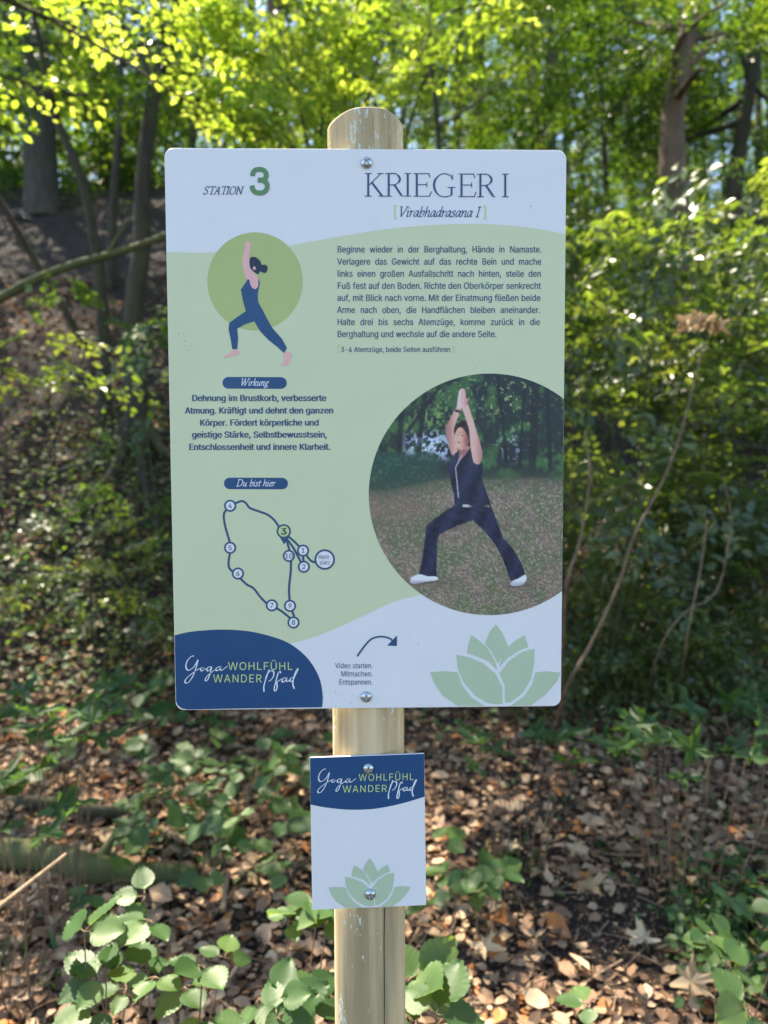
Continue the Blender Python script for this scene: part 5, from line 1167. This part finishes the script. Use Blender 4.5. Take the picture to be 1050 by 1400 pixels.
for i, (px, py, d, n, spd, sz, kd, lab) in enumerate(PL):
    near = d < 1.36 or kd == 'lobed'; c = A(px, py, d) if near else gp(px, py, .15 if kd == 'ovate' else .24)
    grow = 1 if near else min(1.5, float(np.dot(c - EYE, CR[:, 1])) / d)
    plant(lab, c, n, tuple(q * grow for q in spd), sz * grow, 'bramble_plant' if kd == 'ovate' else 'maple_seedling', kd, 200 + i)

# ------------------------------------------------------------------ what nobody could count: litter, twigs, undergrowth, grass
def scatter(n, x0, x1, y0, y1, rng, near=1.0):
    u = rng.random(n) ** near; y = y0 + (y1 - y0) * u; x = x0 + (x1 - x0) * rng.random(n)
    half = .62 * (y + .8) + 1.0; x = (rng.random(n) * 2 - 1) * half
    return x, y
rg = np.random.default_rng(8)
def litter(name, n, size, y0, y1, near, label, tpl=TPL6, lift=.012, pale=None):
    x, y = scatter(n, 0, 0, y0, y1, rg, near)
    # bare dark soil right of the post
    c = gp(800, 1262); bare = np.exp(-(((x - c[0] + .1 * np.sin(y * 9)) / .40) ** 2 + ((y - c[1] + .08 * np.sin(x * 11)) / .38) ** 2) ** 1.5)
    dens = fbm(x * 1.6, y * 1.6, 31, 3); slope = height(x, y + .2) - height(x, y - .2)
    keep = (rg.random(n) > bare * .985) & (rg.random(n) < np.clip(dens * 2.2 - .1, .25, 1)) & (rg.random(n) > np.clip(slope * 1.6 - .25, 0, .8)); x, y = x[keep], y[keep]; n = len(x)
    z = height(x, y) + rg.uniform(.002, lift, n)
    a = rg.uniform(0, 2 * math.pi, n); D = np.c_[np.cos(a), np.sin(a), rg.normal(0, .28, n)]; Nn = np.c_[rg.normal(0, .4, n), rg.normal(0, .4, n), np.ones(n)]
    t = np.clip(rg.beta(2.0, 2.2, n), 0, .8); t = np.where(rg.random(n) < .06, .97, t)
    if pale: t = rg.uniform(.55, pale, n); t = np.where(rg.random(n) < .12, .97, t)
    V, F, T = leaves(np.c_[x, y, z], D, Nn, size * rg.uniform(.3, 1.7, n) , tpl, t, rg, 1.15)
    o = link(name, mesh_from(name, V, F, [M['litter']], T), kind='stuff'); tag(o, label)
litter('leaf_litter', 82000, .036, .15, 6.5, 1.5, 'brown beech leaf litter covering the forest floor', TPL6, .03)
litter('leaf_fragments', 75000, .018, .15, 4.5, 1.2, 'broken bits of leaves on the soil', TPL2, .01)
litter('pale_leaves', 2600, .052, .3, 5.0, 1.2, 'larger pale dry leaves mixed into the litter', TPL6, .04, .8)
def twigs(n):
    x, y = scatter(n, 0, 0, .15, 5.5, rg, 1.3); z = height(x, y) + rg.uniform(.004, .03, n); g = Geo()
    for i in range(n):
        a = rg.uniform(0, 6.28); l = rg.uniform(.03, .22); p = np.array([x[i], y[i], z[i]]); e = p + l * np.array([math.cos(a), math.sin(a), rg.normal() * .12])
        g.tube([p, (p + e) / 2 + rg.normal(0, .006, 3), e], rg.uniform(.0008, .0028), 3, 0, .5, False)
    o = link('litter_twigs', g.mesh('litter_twigs', [M['twig']]), kind='stuff'); tag(o, 'dry twigs scattered in the leaf litter')
twigs(2600)
def crumbs():
    c = gp(800, 1270); n = 5000; x = c[0] + rg.normal(0, .28, n); y = c[1] + rg.normal(0, .25, n); z = height(x, y) + rg.uniform(0, .004, n)
    a = rg.uniform(0, 6.28, n); D = np.c_[np.cos(a), np.sin(a), rg.normal(0, .4, n)]; Nn = rg.normal(0, .6, (n, 3)) + [0, 0, 1]
    V, F, T = leaves(np.c_[x, y, z], D, Nn, rg.uniform(.003, .016, n), TPL2, np.clip(rg.beta(1.4, 3, n), 0, .8), rg, 1.3)
    o = link('soil_crumbs', mesh_from('soil_crumbs', V, F, [M['litter']], T), kind='stuff'); tag(o, 'crumbs and husks on the bare dark soil')
crumbs()
def cover(name, label, mt, spots, size, rngs):
    rng = np.random.default_rng(rngs); g = Geo()
    for (px, py, sx, sy, n, hgt) in spots:
        c = gp(px, py); x = c[0] + rng.normal(0, sx, n); y = c[1] + rng.normal(0, sy, n); z = height(x, y) + rng.uniform(.01, hgt, n)
        a = rng.uniform(0, 6.28, n); D = np.c_[np.cos(a), np.sin(a), rng.normal(-.1, .3, n)]; Nn = np.c_[rng.normal(0, .35, n), rng.normal(-.2, .35, n), np.ones(n)]
        V, F, T = leaves(np.c_[x, y, z], D, Nn, size * rng.uniform(.5, 1.3, n), TPL6, rng.random(n), rng, 1.25); g.add(V, F, None, T)
    o = link(name, g.mesh(name, [M[mt]]), kind='stuff'); tag(o, label)
cover('ground_ivy', 'low green leaves covering the floor in patches', 'herb', [(90, 780, .5, .5, 1100, .3), (200, 880, .35, .4, 700, .2), (190, 720, .4, .4, 1100, .4), (120, 640, .6, .4, 500, .3), (830, 900, .5, .4, 1100, .4), (960, 930, .5, .4, 1000, .4),
      (760, 980, .2, .3, 120, .1), (640, 960, .3, .4, 150, .12), (1020, 1260, .10, .16, 260, .10), (990, 1340, .08, .1, 160, .08), (60, 920, .3, .3, 200, .1), (20, 640, .5, .5, 300, .3), (250, 1180, .3, .2, 90, .05), (820, 1150, .25, .2, 30, .02)], .035, 61)
def grass():
    rng = np.random.default_rng(71); g = Geo()
    for (px, py, sx, sy, n) in ((990, 1290, .07, .12, 500), (700, 1185, .05, .05, 60), (250, 1150, .1, .05, 80), (1000, 1150, .15, .2, 150), (60, 1330, .12, .1, 60)):
        c = gp(px, py); x = c[0] + rng.normal(0, sx, n); y = c[1] + rng.normal(0, sy, n); z = height(x, y)
        a = rng.uniform(0, 6.28, n); D = np.c_[np.cos(a) * .6, np.sin(a) * .6, np.ones(n)]; Nn = np.c_[np.sin(a), -np.cos(a), rng.normal(0, .3, n)] + .01
        V, F, T = leaves(np.c_[x, y, z], D, Nn, rng.uniform(.03, .09, n), TPL2, rng.random(n), rng, .1); g.add(V, F, None, T)
    o = link('grass', g.mesh('grass', [M['herb']]), kind='stuff'); tag(o, 'short grass tufts at the edge of the bare soil')
grass()
